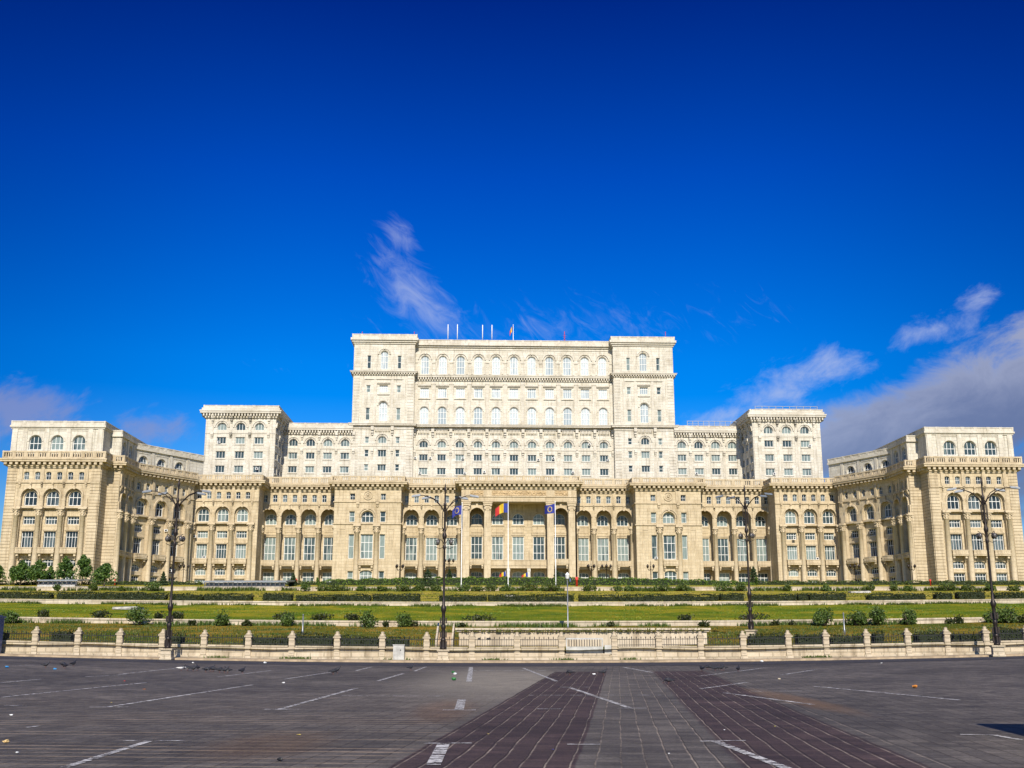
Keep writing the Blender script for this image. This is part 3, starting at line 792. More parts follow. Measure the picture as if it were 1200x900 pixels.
for sg in (1, -1):
    far = 'r' if sg > 0 else 'l'      # the outer side
    near = 'l' if sg > 0 else 'r'     # the side turned to the middle
    to = -2.6 if sg > 0 else 0.0      # the right corner tower stands a little closer in
    # ---- corner tower at the end of the facade
    s = Sec('corner_tower', sg * 125.0 + to, -43, 0, 24.4, 34)
    bays = [-5.75, 0, 5.75]
    classic(s, 'f', -12.2, 12.2, bays, 5.75, 'glass_dark')
    s.plain_sides(12.5, 46.0)
    for x in (-1, 1): quoins(s.tr, s.front, min(x * 9.7, x * 12.2), max(x * 9.7, x * 12.2), 13.2, 45.0)
    quoins(s.tr, s.right, .2, 9, 13.2, 45.0); quoins(s.tr, s.left, 25, 33.8, 13.2, 45.0)
    s.cornice(45.4, 47.4, 1.7)
    s.parapet(47.4, 49.4, 1.3)
    s.finish()
    s = Sec('tower_attic', sg * 125.0 + to, -42.99, 0, 24.2, 33.9, 'stone_pale', 'stone_trim_pale')
    s.plain_sides(46.0, 57.0)
    s.wall('f', -12.1, 12.1, [(46.0, 57.0, [(b, 3.3, 50.0, 53.9, 'arch', 'attic_window', .6) for b in bays])])
    for b in bays:
        ring(s.tr, s.front, b, 52.25, 1.75, 2.1, -.15, .05)
        box(s.tr, b - 2.15, b + 2.15, -.12, .1, 55.2, 55.5)
    for x in (-11.2, -2.875 - 5.75, -2.875, 2.875, 2.875 + 5.75, 11.2):
        box(s.tr, x - .65, x + .65, -.22, .1, 47.4, 55.6)
    s.ledge(55.6, 56.0, .25); s.ledge(56.0, 56.5, .55)
    s.parapet(56.5, 57.7, .35, step=3.6, balusters=False)
    s.finish()
    # ---- stepped inner corner of that tower, with its narrow side windows
    s = Sec('tower_flank', sg * 119.2 + to, -37.5, 0, 19.6, 30)
    sb = [3.6, 9.4, 14.6]
    sideb = sb if near == 'r' else [30 - q for q in reversed(sb)]
    classic(s, near, 0, 30, sideb, 5.6, 'glass_dark')
    s.wall('f', -9.8, 9.8, [(12.5, 46, [])])
    s.plain_sides(12.5, 46.0, r=(near != 'r'), l=(near != 'l'))
    quoins(s.tr, s.front, -9.7, 9.7, 13.2, 45.0)
    s.cornice(45.4, 47.3, 1.9)
    s.parapet(47.3, 49.2, 1.2)
    s.finish()
    s = Sec('tower_attic', sg * 119.6 + to, -37.0, 0, 19.0, 29, 'stone_pale', 'stone_trim_pale')
    s.wall('f', -9.5, 9.5, [(46, 55.8, [])])
    s.wall(near, 0, 29, [(46, 55.8, [(q if near == 'r' else 29 - q, 3.0, 50.0, 53.7, 'arch', 'attic_window', .6, 'glass_dark') for q in (3.2, 9.0, 14.2)])])
    s.plain_sides(46, 55.8, r=(near != 'r'), l=(near != 'l'))
    fr = s.right if near == 'r' else s.left
    for q in (.5, 6.1, 11.6, 17): 
        a = q if near == 'r' else 29 - q
        box(s.tr, a - .5, a + .5, -.25, .1, 47.3, 54.6, fr)
    s.ledge(54.6, 55.2, .5)
    s.parapet(55.2, 56.4, .3, step=3.4, balusters=False)
    s.finish()
    # ---- diagonal wing between tower and facade
    a, b = Vector((97.3, -6.2)), Vector((110.6 + to, -27.5))
    mid = (a + b) / 2; L = (b - a).length
    ang = -math.atan2(-(b - a).y, (b - a).x)
    s = Sec('diagonal_wing', sg * mid.x, mid.y, ang if sg > 0 else -ang, L, 14)
    classic(s, 'f', -L / 2, L / 2, [-7.0, -.2, 6.6] if sg > 0 else [-6.6, .2, 7.0], 6.8, 'glass_dark')
    s.plain_sides(12.5, 46)
    s.cornice(45.4, 47.3, 1.9, over=False)
    s.parapet(47.3, 49.1, 1.2, over=False)
    s.finish()
    s = Sec('wing_attic', sg * (mid.x + 1.2), mid.y + .7, ang if sg > 0 else -ang, L + 9, 13, 'stone_pale', 'stone_trim_pale')
    wb = [-7.4, -.6, 6.2] if sg > 0 else [-6.2, .6, 7.4]
    W2 = s.W / 2
    s.wall('f', -W2, W2, [(46, 54.6, [(q, 3.3, 48.6, 51.9, 'arch', 'attic_window', .6, 'glass_dark') for q in wb])])
    s.plain_sides(46, 54.6)
    for q in wb:
        ring(s.tr, s.front, q, 50.25, 1.7, 2.05, -.15, .05)
        box(s.tr, q - 2.3, q + 2.3, -.12, .1, 52.6, 52.9)
        for c in (-1, 1): box(s.tr, q + c * 3.4 - .5, q + c * 3.4 + .5, -.2 - .002 * c, .1, 47.3, 53.4)
    s.ledge(53.4, 54.0, .5, over=False, d=1.0)
    s.parapet(54.0, 55.2, .3, over=False, step=3.2, balusters=False)
    s.finish()
    # ---- wing with three bays
    s = Sec('wing', sg * 89.2, -3, 0, 21.2, 16)
    classic(s, 'f', -10.6, 10.6, [-5.8, 0, 5.8], 5.8)
    s.plain_sides(12.5, 46)
    s.cornice(45.4, 47.3, 1.9)
    s.parapet(47.3, 49.0, 1.2)
    s.finish()
    # ---- two storeys of deep arcades beside the pavilion
    for nm, uc, bays, Wd, sp in (('arcade', 67.6, [-9.1, -3.03, 3.03, 9.1], 24.2, 6.06), ('arcade', 26.8, [-6.25, 0, 6.25], 18.8, 6.25)):
        s = Sec(nm, sg * uc, 5, 0, Wd, 14)
        h = Wd / 2
        s.wall('f', -h, h, [
            (12.5, 41.0, [(b, 4.7, 12.5, 39.9, 'arch', None) for b in bays])], back=1.1)
        s.wall('f', -h, h, [(41.0, 46.0, [(b + q * sp / 4, 1.4, 42.0, 44.3, 'seg', MZ, .5) for b in bays for q in (-1, 1)])])
        s.wall('f', -h, h, [
            (12.5, 21.9, [(b, 3.5, 16.8, 20.8, 'rect' if nm and uc > 40 else 'seg', 'ground_window', .4) for b in bays]),
            (21.9, 34.0, [(b, 3.5, 24.3, 31.5, 'rect', 'tall_window', .4) for b in bays]),
            (34.0, 41.0, [(b, 3.5, 35.3, 38.7, 'arch', 'arched_window', .4) for b in bays])], y=3.5)
        box(s.bm, -h, h, 1.09, 3.9, 41.0, 41.6)           # ceiling of the arcade
        box(s.bm, -h, h, 0.3, 3.6, 12.2, 13.4)            # floor
        s.plain_sides(12.5, 46)
        for b in bays:
            t = s.tr
            ring(t, s.front, b, 37.55, 2.36, 2.72, -.25, .05)
            key_stone(t, s.front, b, 40.1, 1.0)
            box(t, b - 2.5, b + 2.5, 3.3, 3.6, 32.0, 32.4)
            box(t, b - 1.6, b + 1.6, 3.4, 3.6, 33.0, 34.2)
            box(t, b - 2.0, b + 2.0, 3.35, 3.6, 34.75, 35.1)
            for q in (-1, 0, 1): corbel(t, s.front, b + q * sp / 2, 39.9 if q else 40.5, 41.3, .55, .5)
            balcony(s, s.front, 0, b, .25, 21.9, 24.2, 4.66, .75)
            box(t, b - 2.3, b + 2.3, .9, 3.5, 21.7, 22.5)
        for i in range(len(bays) + 1):
            x = bays[0] - sp / 2 + i * sp
            x = max(-h + .75, min(h - .75, x))
            column(s, s.front, x, -.05, 13.2, 34.2, .68)
            box(s.tr, x - .85, x + .85, -.85, .1, 34.2, 34.8)
            box(s.tr, x - .45, x + .45, -.3, .1, 41.4, 45.2)
        s.ledge(41.05, 41.4, .28, over=False); s.ledge(45.0, 45.5, .25, over=False)
        s.cornice(45.4, 47.3, 1.7, over=False, step=1.5)
        s.parapet(47.3, 49.6, 1.0, over=False)
        s.finish()
    # ---- pavilion with one big bay and a rosette
    s = Sec('pavilion', sg * 45.9, -2, 0, 20.2, 18)
    sw = 'narrow_window'
    s.wall('f', -10.1, 10.1, [
        (12.5, 21.8, [(-4.65, 1.6, 16.6, 20.6, 'rect', sw), (0, 3.7, 16.4, 20.9, 'seg', 'ground_window'), (4.65, 1.6, 16.6, 20.6, 'rect', sw)]),
        (21.8, 34.5, [(-4.65, 1.6, 24.3, 31.6, 'rect', sw), (0, 3.7, 24.3, 31.6, 'rect', 'tall_window'), (4.65, 1.6, 24.3, 31.6, 'rect', sw)]),
        (34.5, 41.0, [(-4.65, 1.6, 35.3, 38.5, 'rect', sw), (0, 3.7, 35.2, 38.6, 'arch', 'arched_window', 1.1), (4.65, 1.6, 35.3, 38.5, 'rect', sw)]),
        (41.0, 46.0, [(-4.65, 1.5, 42.0, 43.9, 'rect', MZ), (4.65, 1.5, 42.0, 43.9, 'rect', MZ)])])
    s.plain_sides(12.5, 46)
    t = s.tr
    ring(t, s.front, 0, 36.75, 1.95, 2.35, -.2, .05); ring(t, s.front, 0, 36.75, 2.45, 2.9, -.45, .05)
    key_stone(t, s.front, 0, 39.3, 1.2, .7)
    ring(t, s.front, 0, 43.4, 1.1, 1.45, -.25, .05, 24, 0, 2 * PI)
    for k in range(10):
        a = 2 * PI * k / 10
        box(t, .7 * math.cos(a) - .2, .7 * math.cos(a) + .2, -.16, .05, 43.4 + .7 * math.sin(a) - .2, 43.4 + .7 * math.sin(a) + .2)
    lathe(t, [(.35, -.2), (.2, -.35)], 10, fr=lambda x, y, z: Vector((x, z, 43.4 + y)))
    for x in (-1, 1):
        column(s, s.front, x * 2.95, -.4, 13.2, 34.1, .78)
        box(t, x * 2.95 - .8, x * 2.95 + .8, -.25, .1, 12.5, 34.1)
        box(t, x * 2.95 - 1.1, x * 2.95 + 1.1, -1.1, .1, 34.1, 34.75)
        box(t, x * 2.7 - .35, x * 2.7 + .35, -.4, .1, 34.75, 36.8)
        corbel(t, s.front, x * 2.95, 39.7, 41.3, .9, .7)
        box(t, x * 2.95 - .7, x * 2.95 + .7, -.3, .1, 41.4, 45.3)
        for q0, q1 in ((6.35, 6.5), (8.15, 8.3)):
            box(t, min(x * q0, x * q1), max(x * q0, x * q1), -.12, .1, 14.0, 33.0)
        box(t, min(x * 6.35, x * 8.3), max(x * 6.35, x * 8.3), -.13, .1, 33.0, 33.15)
    s.ledge(34.45, 34.75, .3); s.ledge(41.05, 41.4, .3); s.ledge(45.0, 45.5, .3)
    balcony(s, s.front, 0, 0, 0, 21.5, 23.9, 4.5, 1.3)
    s.cornice(45.4, 47.3, 1.8); s.parapet(47.3, 49.0, 1.1)
    s.finish()
    # ---- square tower standing behind
    s = Sec('square_tower', sg * 90.2, 20, 0, 22.8, 34, 'stone_pale', 'stone_trim_pale')
    bays = [-6.1, 0, 6.1]
    sideb = [2.9, 8.4, 13.9, 19.4]
    sb = sideb if near == 'r' else [34 - q for q in reversed(sideb)]
    for face, bb, e0, e1 in (('f', bays, -11.4, 11.4), (near, sb, 0, 34)):
        fr = {'f': s.front, 'r': s.right, 'l': s.left}[face]
        gl = 'glass' if face == 'f' else 'glass_dark'
        s.wall(face, e0, e1, [(40, 57, [(b, 3.0, 53.3, 55.6, 'rect', 'casement_window', .5, gl) for b in bb]),
            (57, 61.5, [(b, 3.0, 58.0, 60.3, 'rect', 'casement_window', .5, gl) for b in bb]),
            (61.5, 66, [(b, 3.0, 62.8, 65.0, 'rect', 'casement_window', .5, gl) for b in bb]),
            (66, 74.0, [(b, 3.0, 67.3, 69.7, 'arch' if False else 'arch', 'lunette_window', .6, gl) for b in bb])])
        for b in bb:
            t = s.tr
            ring(t, fr, b, 68.2, 1.6, 1.95, -.15, .05); ring(t, fr, b, 68.2, 2.1, 2.5, -.35, .05)
            key_stone(t, fr, b, 70.6, .8)
            for q in (-1, 1):
                x = b + q * 3.05
                if e0 + .3 < x < e1 - .3:
                    corbel(t, fr, x, 69.6, 72.4, .9, 1.15); corbel(t, fr, x, 64.6, 66.4, .9, .8)
                    box(t, x - .3, x + .3, -.16 - .002 * q, .1, 66.4, 69.6, fr)
                    box(t, x - .55, x + .55, -.14 - .002 * q, .1, 48, 64.7, fr)
            for zz in (52.9, 57.6, 62.4): box(t, b - 1.7, b + 1.7, -.2, .1, zz, zz + .25, fr)
        box(s.tr, e0, e1, -.16, .1, 66.2, 66.5, fr)
    s.plain_sides(40, 74.0, r=(near != 'r'), l=(near != 'l'))
    s.cornice(71.2, 73.6, 1.7, step=.95)
    s.ledge(73.6, 74.4, 1.3); s.parapet(74.4, 75.3, .9, step=4, balusters=False)
    s.finish()
    # ---- lower block joining it to the tall middle
    s = Sec('link_block', sg * 67.4, 35, 0, 24.5, 22, 'stone_pale', 'stone_trim_pale')
    bays = [q * sg for q in (-9.6, -3.75, 2.1, 7.95)]; bays.sort()
    s.wall('f', -12.25, 12.25, [(40, 58.8, [(b, 3.0, 55.6, 57.8, 'rect', 'casement_window', .5) for b in bays]),
        (58.8, 63.5, [(b, 3.0, 60.3, 62.5, 'rect', 'casement_window', .5) for b in bays]),
        (63.5, 71.5, [(b, 3.0, 64.7, 67.1, 'arch', 'lunette_window', .6) for b in bays])])
    for b in bays:
        t = s.tr
        ring(t, s.front, b, 65.6, 1.6, 1.95, -.15, .05); ring(t, s.front, b, 65.6, 2.1, 2.5, -.35, .05)
        key_stone(t, s.front, b, 68.0, .8)
        x = b + 2.92
        corbel(t, s.front, x, 66.9, 69.7, .9, 1.1); corbel(t, s.front, x, 61.9, 63.7, .9, .8)
        box(t, x - .55, x + .55, -.14, .1, 48, 62)
        for zz in (55.2, 59.9): box(t, b - 1.7, b + 1.7, -.2, .1, zz, zz + .25)
    s.ledge(63.6, 63.9, .16, over=False)
    s.plain_sides(40, 71.5)
    s.cornice(68.6, 70.9, 1.5, over=False, step=.95)
    s.ledge(70.9, 71.6, 1.0, over=False); s.parapet(71.6, 72.5, .7, over=False, step=4, balusters=False)
    s.finish()
    # ---- tall tower flanking the middle block
    s = Sec('tall_tower', sg * 45.2, 35, 0, 21.0, 30, 'stone_pale', 'stone_trim_pale')
    N = 'narrow_window'
    def tri(z0, z1, c, cz0=None, cz1=None, sh='rect', x=5.25, w=1.4, wc=2.9, **k):
        gl = k.get('gl'); z0c, z1c = (z0, z1) if cz0 is None else (cz0, cz1)
        return [(-x, w, z0, z1, 'rect', N, .5), (0, wc, z0c, z1c, sh, c, .6) + ((gl,) if gl else ()), (x, w, z0, z1, 'rect', N, .5)]
    s.wall('f', -10.5, 10.5, [(40, 59, tri(56.4, 58.9 - .3, 'casement_window')), (59, 64.6, tri(61.2, 63.6, 'casement_window')),
        (64.6, 71, tri(65.9, 68.1, 'lunette_window', 65.9, 68.3, 'arch')),
        (71, 82, tri(74.0, 78.2, 'high_arched_window', 73.6, 80.4, 'arch')), (82, 90, tri(83.7, 86.2, 'high_casement_window')),
        (90, 103, tri(92.2, 96.8, 'high_arched_window', 92.0, 98.5, 'arch', wc=2.6, w=1.3))])
    s.plain_sides(40, 103)
    t = s.tr
    for zc, a, b in ((66.85, 1.65, 2.5), (78.95, 1.6, 2.1), (97.2, 1.5, 2.3)):
        ring(t, s.front, 0, zc, a, a + .35, -.15, .05); ring(t, s.front, 0, zc, b - .35, b, -.35, .05)
        key_stone(t, s.front, 0, zc + b, .9)
    for x in (-1, 1):
        corbel(t, s.front, x * 3.4, 68.6, 71.6, 1.0, 1.3); corbel(t, s.front, x * 3.4, 61.9, 63.9, .9, .8)
        for q in (3.0, 6.9): box(t, x * q - .45, x * q + .45, -.2 - .002 * q, .1, 72.6, 88.2)
        box(t, x * 3.4 - .5, x * 3.4 + .5, -.15, .1, 48, 62)
        for q0, q1 in ((8.2, 10.3),):
            quoins(t, s.front, min(x * q0, x * q1), max(x * q0, x * q1), 48, 70.6, .10, 1.0, .12)
            quoins(t, s.front, min(x * q0, x * q1), max(x * q0, x * q1), 72.8, 89.6, .10, 1.0, .12)
            quoins(t, s.front, min(x * q0, x * q1), max(x * q0, x * q1), 91.2, 100.6, .06, 1.4, .10)
        quoins(t, s.right if x > 0 else s.left, .3, 29.7, 48, 100, .10, 1.0, .12)
    hood(t, s.front, 0, 86.8, 4.6, .5, .4); hood(t, s.front, 0, 82.9, 4.2, .4, .25)
    box(t, -6.9, 6.9, -.3, .1, 88.2, 88.6)
    s.ledge(64.6, 64.85, .15)
    s.cornice(70.7, 72.6, 1.0, rows=False); 
    for i in range(11): box(t, -2.4 + i * .48 - .13, -2.4 + i * .48 + .13, -.6, 0, 70.0, 71.0)
    s.cornice(89.6, 91.0, 1.0, step=.9)
    s.ledge(100.8, 101.4, .35); s.ledge(101.4, 102.0, .8); s.ledge(102.0, 102.8, 1.25)
    s.parapet(102.8, 104.2, .8, step=3.4, balusters=False)
    s.finish()

# ---- portico in the middle
s = Sec('portico', 0, -4, 0, 35.0, 22)
t = s.tr
bays = [-12.75, -6.35, 0, 6.35, 12.75]
s.wall('f', -17.5, 17.5, [
    (12.5, 21.9, [(b, 3.6, 16.8, 20.8, 'seg', 'ground_window', .4) for b in bays]),
    (21.9, 34.0, [(b, 3.5, 24.3, 31.4, 'rect', 'tall_window', .4) for b in bays]),
    (34.0, 41.2, [(b, 3.5, 35.1, 38.5, 'arch', 'arched_window', .4) for b in bays])], y=7.0)
for b in bays:
    ring(t, IDF, b, 36.75, 2.0, 2.45, 6.75, 7.05)
    box(t, b - 2.2, b + 2.2, 6.8, 7.1, 31.9, 32.3); box(t, b - 1.7, b + 1.7, 6.85, 7.1, 32.6, 33.8); box(t, b - 2.1, b + 2.1, 6.8, 7.1, 34.6, 35.0)
for b0, b1 in ((-17.5, -8.3), (8.3, 17.5)):       # side bays have an arch between the piers
    c = 12.75 if b0 > 0 else -12.75
    zone(s.bm, IDF, c - 2.6, c + 2.6, 12.5, 41.2, [(c, 4.4, 12.5, 39.6, 'arch', None)], 1.2, 0, 2.4)
    ring(t, IDF, c, 37.4, 2.22, 2.6, 1.0, 1.25); key_stone(t, lambda a, y, z: Vector((a, y + 1.2, z)), c, 40.2, 1.2, .5)
    balcony(s, IDF, 0, c, 1.4, 21.9, 24.2, 4.4, .7)
    box(t, c - 2.2, c + 2.2, 2.6, 7.0, 21.6, 22.5)
for sx in (-1, 1):
    s.plain_sides(12.5, 46, r=sx > 0, l=sx < 0, top=False) if False else None
    quad(s.bm, [(sx * 17.5, .4, 12.5), (sx * 17.5, 22, 12.5), (sx * 17.5, 22, 46), (sx * 17.5, .4, 46)])
    quad(s.bm, [(sx * 15.5, 1.2, 12.5), (sx * 15.5, 7, 12.5), (sx * 15.5, 7, 41.2), (sx * 15.5, 1.2, 41.2)])
    box(s.bm, min(sx * 10.2, sx * 10.0), max(sx * 10.2, sx * 10.0), 2.3, 7, 12.5, 41.2)
quad(s.bm, [(17.5, 22, 12.5), (-17.5, 22, 12.5), (-17.5, 22, 46), (17.5, 22, 46)])
quad(s.bm, [(-17.5, 0, 46), (17.5, 0, 46), (17.5, 22, 46), (-17.5, 22, 46)])
quad(s.bm, [(-17.4, .5, 41.2), (17.4, .5, 41.2), (17.4, 7.0, 41.2), (-17.4, 7.0, 41.2)])
box(s.bm, -17.4, 17.4, .2, 7.0, 12.2, 13.4)
box(s.bm, -17.5, 17.5, 0.0, .5, 41.25, 46)
s.ledge(41.25, 42.6, .16, over=False, d=.3); s.ledge(42.6, 42.95, .42, over=False, d=.3); s.ledge(44.9, 45.5, .3, over=False, d=.3)
pb = bmesh.new()
for x0, x1 in ((-8.2, 8.2), (-14.8, -10.9), (10.9, 14.8)):
    box(pb, x0, x1, -.10, .1, 43.2, 44.7)
    n = int((x1 - x0) / .8)
    for i in range(n):
        x = x0 + (i + .5) * (x1 - x0) / n
        lathe(pb, [(.30, -.1), (.22, -.26), (.08, -.22)], 8, fr=lambda a, b, z, x=x: Vector((x + a, z, 43.95 + b)))
        box(pb, x + .32, x + .44, -.2, 0, 43.4, 44.5)
link('frieze', pb, M['stone_carved'], s.o)
for x in (-16.0, -9.5, 9.5, 16.0):
    bm = bmesh.new()
    box(bm, -1.25, 1.25, -.2, 2.3, 12.5, 14.2); box(bm, -1.1, 1.1, -.05, 2.15, 14.2, 14.7)
    box(bm, -.98, .98, .07, 2.03, 14.7, 38.6)
    box(bm, -.85, .85, .03, .3, 15.2, 38.2)
    box(bm, -1.08, 1.08, -.03, 2.13, 38.6, 38.85)
    for k, (rr, z0, z1) in enumerate(((1.0, 38.85, 39.5), (1.12, 39.5, 39.9), (1.0, 39.9, 40.2), (1.3, 40.2, 40.8), (1.45, 40.8, 41.25))):
        box(bm, -rr, rr, 1.05 - rr - .002 * k, 1.05 + rr, z0, z1)
    for q in (-1, 1):
        for z in (39.3, 40.35):
            lathe(bm, [(.42, -.42), (.42, .1)], 10, fr=lambda a, b, zz, q=q, z=z: Vector((q * (.8 if z < 40 else 1.0) + a * .8, zz + .05, z + b)))
    link('pillar', bm, M['stone_trim'], s.o, (x, -.1, 0))
    box(t, x - 1.1, x + 1.1, -.3, .1, 43.0, 44.9)
bm = bmesh.new()                                      # long balcony between the inner pillars
box(bm, -8.4, 8.4, 2.9, 7.0, 21.6, 22.3); box(bm, -8.45, 8.45, 2.75, 3.2, 22.3, 22.6)
box(bm, -8.4, 8.4, 2.9, 3.1, 22.6, 23.8); box(bm, -8.45, 8.45, 2.8, 3.2, 23.8, 24.1)
for i in range(13): box(bm, -7.8 + i * 1.3 - .45, -7.8 + i * 1.3 + .45, 2.84, 2.95, 22.8, 23.6)
link('balcony', bm, M['stone_trim'], s.o)
for x in (-3.1, 3.1):
    bm = bmesh.new()
    box(bm, -.55, .55, -.55, .55, 12.6, 13.6); box(bm, -.42, .42, -.42, .42, 13.6, 20.6); box(bm, -.5, .5, -.5, .5, 20.6, 21.6)
    link('post', bm, M['stone_trim_pale'], s.o, (x, 3.5, 0))
s.cornice(45.4, 47.3, 1.8, step=1.5); s.parapet(47.3, 49.0, 1.1)
s.finish()

# ---- tall middle block
s = Sec('main_block', 0, 38, 0, 69.6, 26, 'stone_pale', 'stone_trim_pale')
bays = [k * 6.24 for k in range(-5, 6)]
HA, HC = 'high_arched_window', 'high_casement_window'
s.wall('f', -34.8, 34.8, [(40, 59, [(b, 3.0, 55.6, 57.9, 'rect', 'casement_window', .5) for b in bays]),
    (59, 64, [(b, 3.0, 60.4, 62.6, 'rect', 'casement_window', .5) for b in bays]),
    (64, 71, [(b, 3.0, 65.0, 67.3, 'arch', 'lunette_window', .6) for b in bays]),
    (71, 81, [(b, 3.0, 72.8, 79.3, 'arch', HA, .5) for b in bays]),
    (81, 89, [(b, 3.0, 82.6, 86.0, 'rect', HC, .5) for b in bays]),
    (89, 102, [(b, 2.8, 91.0, 97.6, 'arch', HA, .5) for b in bays])])
s.plain_sides(40, 102)
t = s.tr
for b in bays:
    ring(t, IDF, b, 65.8, 1.65, 2.0, -.15, .05); ring(t, IDF, b, 65.8, 2.15, 2.5, -.35, .05); key_stone(t, IDF, b, 68.2, .8)
    ring(t, IDF, b, 77.8, 1.65, 2.05, -.18, .05)
    ring(t, IDF, b, 96.2, 1.55, 1.85, -.14, .05); ring(t, IDF, b, 96.2, 2.15, 2.55, -.35, .05); key_stone(t, IDF, b, 98.6, .9)
    box(t, b - 2.5, b - 1.9, -.16, .1, 91, 95.9); box(t, b + 1.9, b + 2.5, -.16, .1, 91, 95.9)
    hood(t, IDF, b, 86.7, 4.5, .6, .4); box(t, b - 2.1, b + 2.1, -.35, .1, 82.0, 82.35)
    box(t, b - 1.8, b + 1.8, -.3, .1, 72.5, 72.8)
    for zz in (55.2, 60.0): box(t, b - 1.7, b + 1.7, -.2, .1, zz, zz + .25)
    for k in range(8): box(t, b - 1.75 + k * .5 - .14, b - 1.75 + k * .5 + .14, -.75, .05, 69.9, 71.05)
for i in range(12):
    x = -34.32 + i * 6.24
    corbel(t, IDF, x, 68.6, 71.3, 1.0, 1.4); corbel(t, IDF, x, 61.8, 64.0, 1.0, .9)
    box(t, x - .5, x + .5, -.18, .1, 48, 62)
    box(t, x - .32, x + .32, -.16, .1, 64, 68.6)
    box(t, x - .62, x + .62, -.32, .1, 72.3, 88.2); box(t, x - .75, x + .75, -.45, .1, 87.3, 88.2)
    box(t, x - .95, x + .95, -.22, .1, 95.0, 95.4)
s.ledge(63.9, 64.2, .16, over=False)
s.cornice(70.9, 72.5, 1.7, over=False, rows=False)
s.parapet(72.4, 72.9, 1.1, over=False, step=6.24, balusters=False)
s.cornice(88.4, 90.4, 1.1, over=False, step=.9)
s.ledge(99.6, 99.9, .2, over=False); s.ledge(100.5, 101.1, .5, over=False); s.ledge(101.1, 101.8, 1.1, over=False)
s.parapet(101.8, 103.2, .7, over=False, step=6.24, balusters=False)
s.finish()
# ---- metal railings on the roofs to the right of the tall block
def roof_rail(x0, x1, y, z, h, n, parent=palace):
    bm = bmesh.new()
    for i in range(n + 1):
        x = x0 + (x1 - x0) * i / n
        box(bm, x - .08, x + .08, y - .08, y + .08, z, z + h)
    for q in (.5, 1.0): box(bm, x0, x1, y - .06, y + .06, z + h * q - .14, z + h * q)
    link('roof_railing', bm, M['steel'], parent)
roof_rail(60, 77, 34.8, 72.3 - 12.5, 2.0, 9)
roof_rail(80, 101, 19.9, 75.0 - 12.5, 1.6, 9)
# ---- air-conditioning boxes on some sills
for u, v, z in ((-99.6, 21, 59), (-84.2, 19.7, 54.2), (-28.8, 37.7, 60.9), (-17.6, 37.7, 60.9), (-34.0, 37.7, 60.9), (-10.2, 37.7, 56.2), (20.3, 37.7, 56.2), (13.6, 37.7, 61.0), (26.2, 37.7, 66.0), (-102.4, -14.6, 31.0), (-101.2, -11.6, 19.7), (103.1, -15.8, 30.9), (-93.8, -3.2, 24.2), (-97.0, -3.2, 30.3), (83.9, -3.2, 30.3), (90.6, -3.2, 24.2), (41.6, -2.2, 24.3), (-16.9, 37.7, 55.7), (-32.3, 37.7, 55.7), (8.4, 37.7, 60.5), (32.5, 37.7, 60.5), (62.5, 34.7, 55.6), (85.2, 19.7, 53.4), (97.6, 19.7, 62.8), (-96.9, 19.7, 62.9)):
    bm = bmesh.new()
    box(bm, -.45, .45, -.35, 0, 0, .65); box(bm, -.3, .3, -.38, -.34, .1, .55, mi=1)
    link('air_conditioner', bm, [M['white_metal'], M['black']], palace, (u, v, z - 12.5))
# ------------------------------------------------------------------ boundary wall with pillars and railings
FY = 74.6
fence = empty('boundary_wall', (0, FY, 0), 'low cream boundary wall with stone pillars and dark spiked railings along the square', 'wall')
fpx = [-59 - 49.5, -59, -9, 41, 91, 140, 190, 239, 291, 342, 395, 448, 500, 553, 606, 658, 720, 772, 821, 871, 924, 968, 1016, 1064, 1110, 1156, 1204, 1253, 1302]
fpx = [-109 - 49.5 * k for k in range(18, 0, -1)] + fpx + [1302 + 49.5 * k for k in range(1, 19)]
PX_ = [(p - 600) * .0566 for p in fpx]
bm = bmesh.new()                                       # pillar, shared
box(bm, -.24, .24, -.29, .29, 0, .28); box(bm, -.18, .18, -.22, .22, .28, 1.5); box(bm, -.12, .12, -.245, .245, .5, 1.36)
box(bm, -.20, .20, -.14, .14, .5, 1.36)
box(bm, -.25, .25, -.27, .27, 1.5, 1.60); box(bm, -.20, .20, -.22, .22, 1.60, 1.66)
lathe(bm, [(.22, 1.66), (.19, 1.74), (.10, 1.80), (.13, 1.86), (.09, 1.93), (.02, 1.95)], 10)
box(bm, -.12, .12, -.27, .27, 1.22, 1.30)
pillar_me = bpy.data.meshes.new('pillar'); bm.normal_update(); bm.to_mesh(pillar_me); bm.free(); pillar_me.materials.append(M['fence_stone'])
for x in PX_: put('pillar', pillar_me, fence, (x, -.05, bowl(x, FY)))
GI = fpx.index(658)
bm = bmesh.new()
def slanted(bm, x0, x1, y0, y1, z0, z1):
    b0, b1 = bowl(x0, FY), bowl(x1, FY)
    fr = lambda s, y, z: Vector((s, y, z + b0 + (b1 - b0) * (s - x0) / (x1 - x0)))
    box(bm, x0, x1, y0, y1, z0, z1, fr)
for i, (a, b) in enumerate(zip(PX_, PX_[1:])):
    top = .98 if i != GI else .55
    slanted(bm, a, b, -.24, .24, -.1, .26)
    slanted(bm, a, b, -.16, .16, .26, top - .10)
    slanted(bm, a + .25, b - .25, -.20, .20, top - .10, top)
link('plinth', bm, M['fence_stone'], fence)
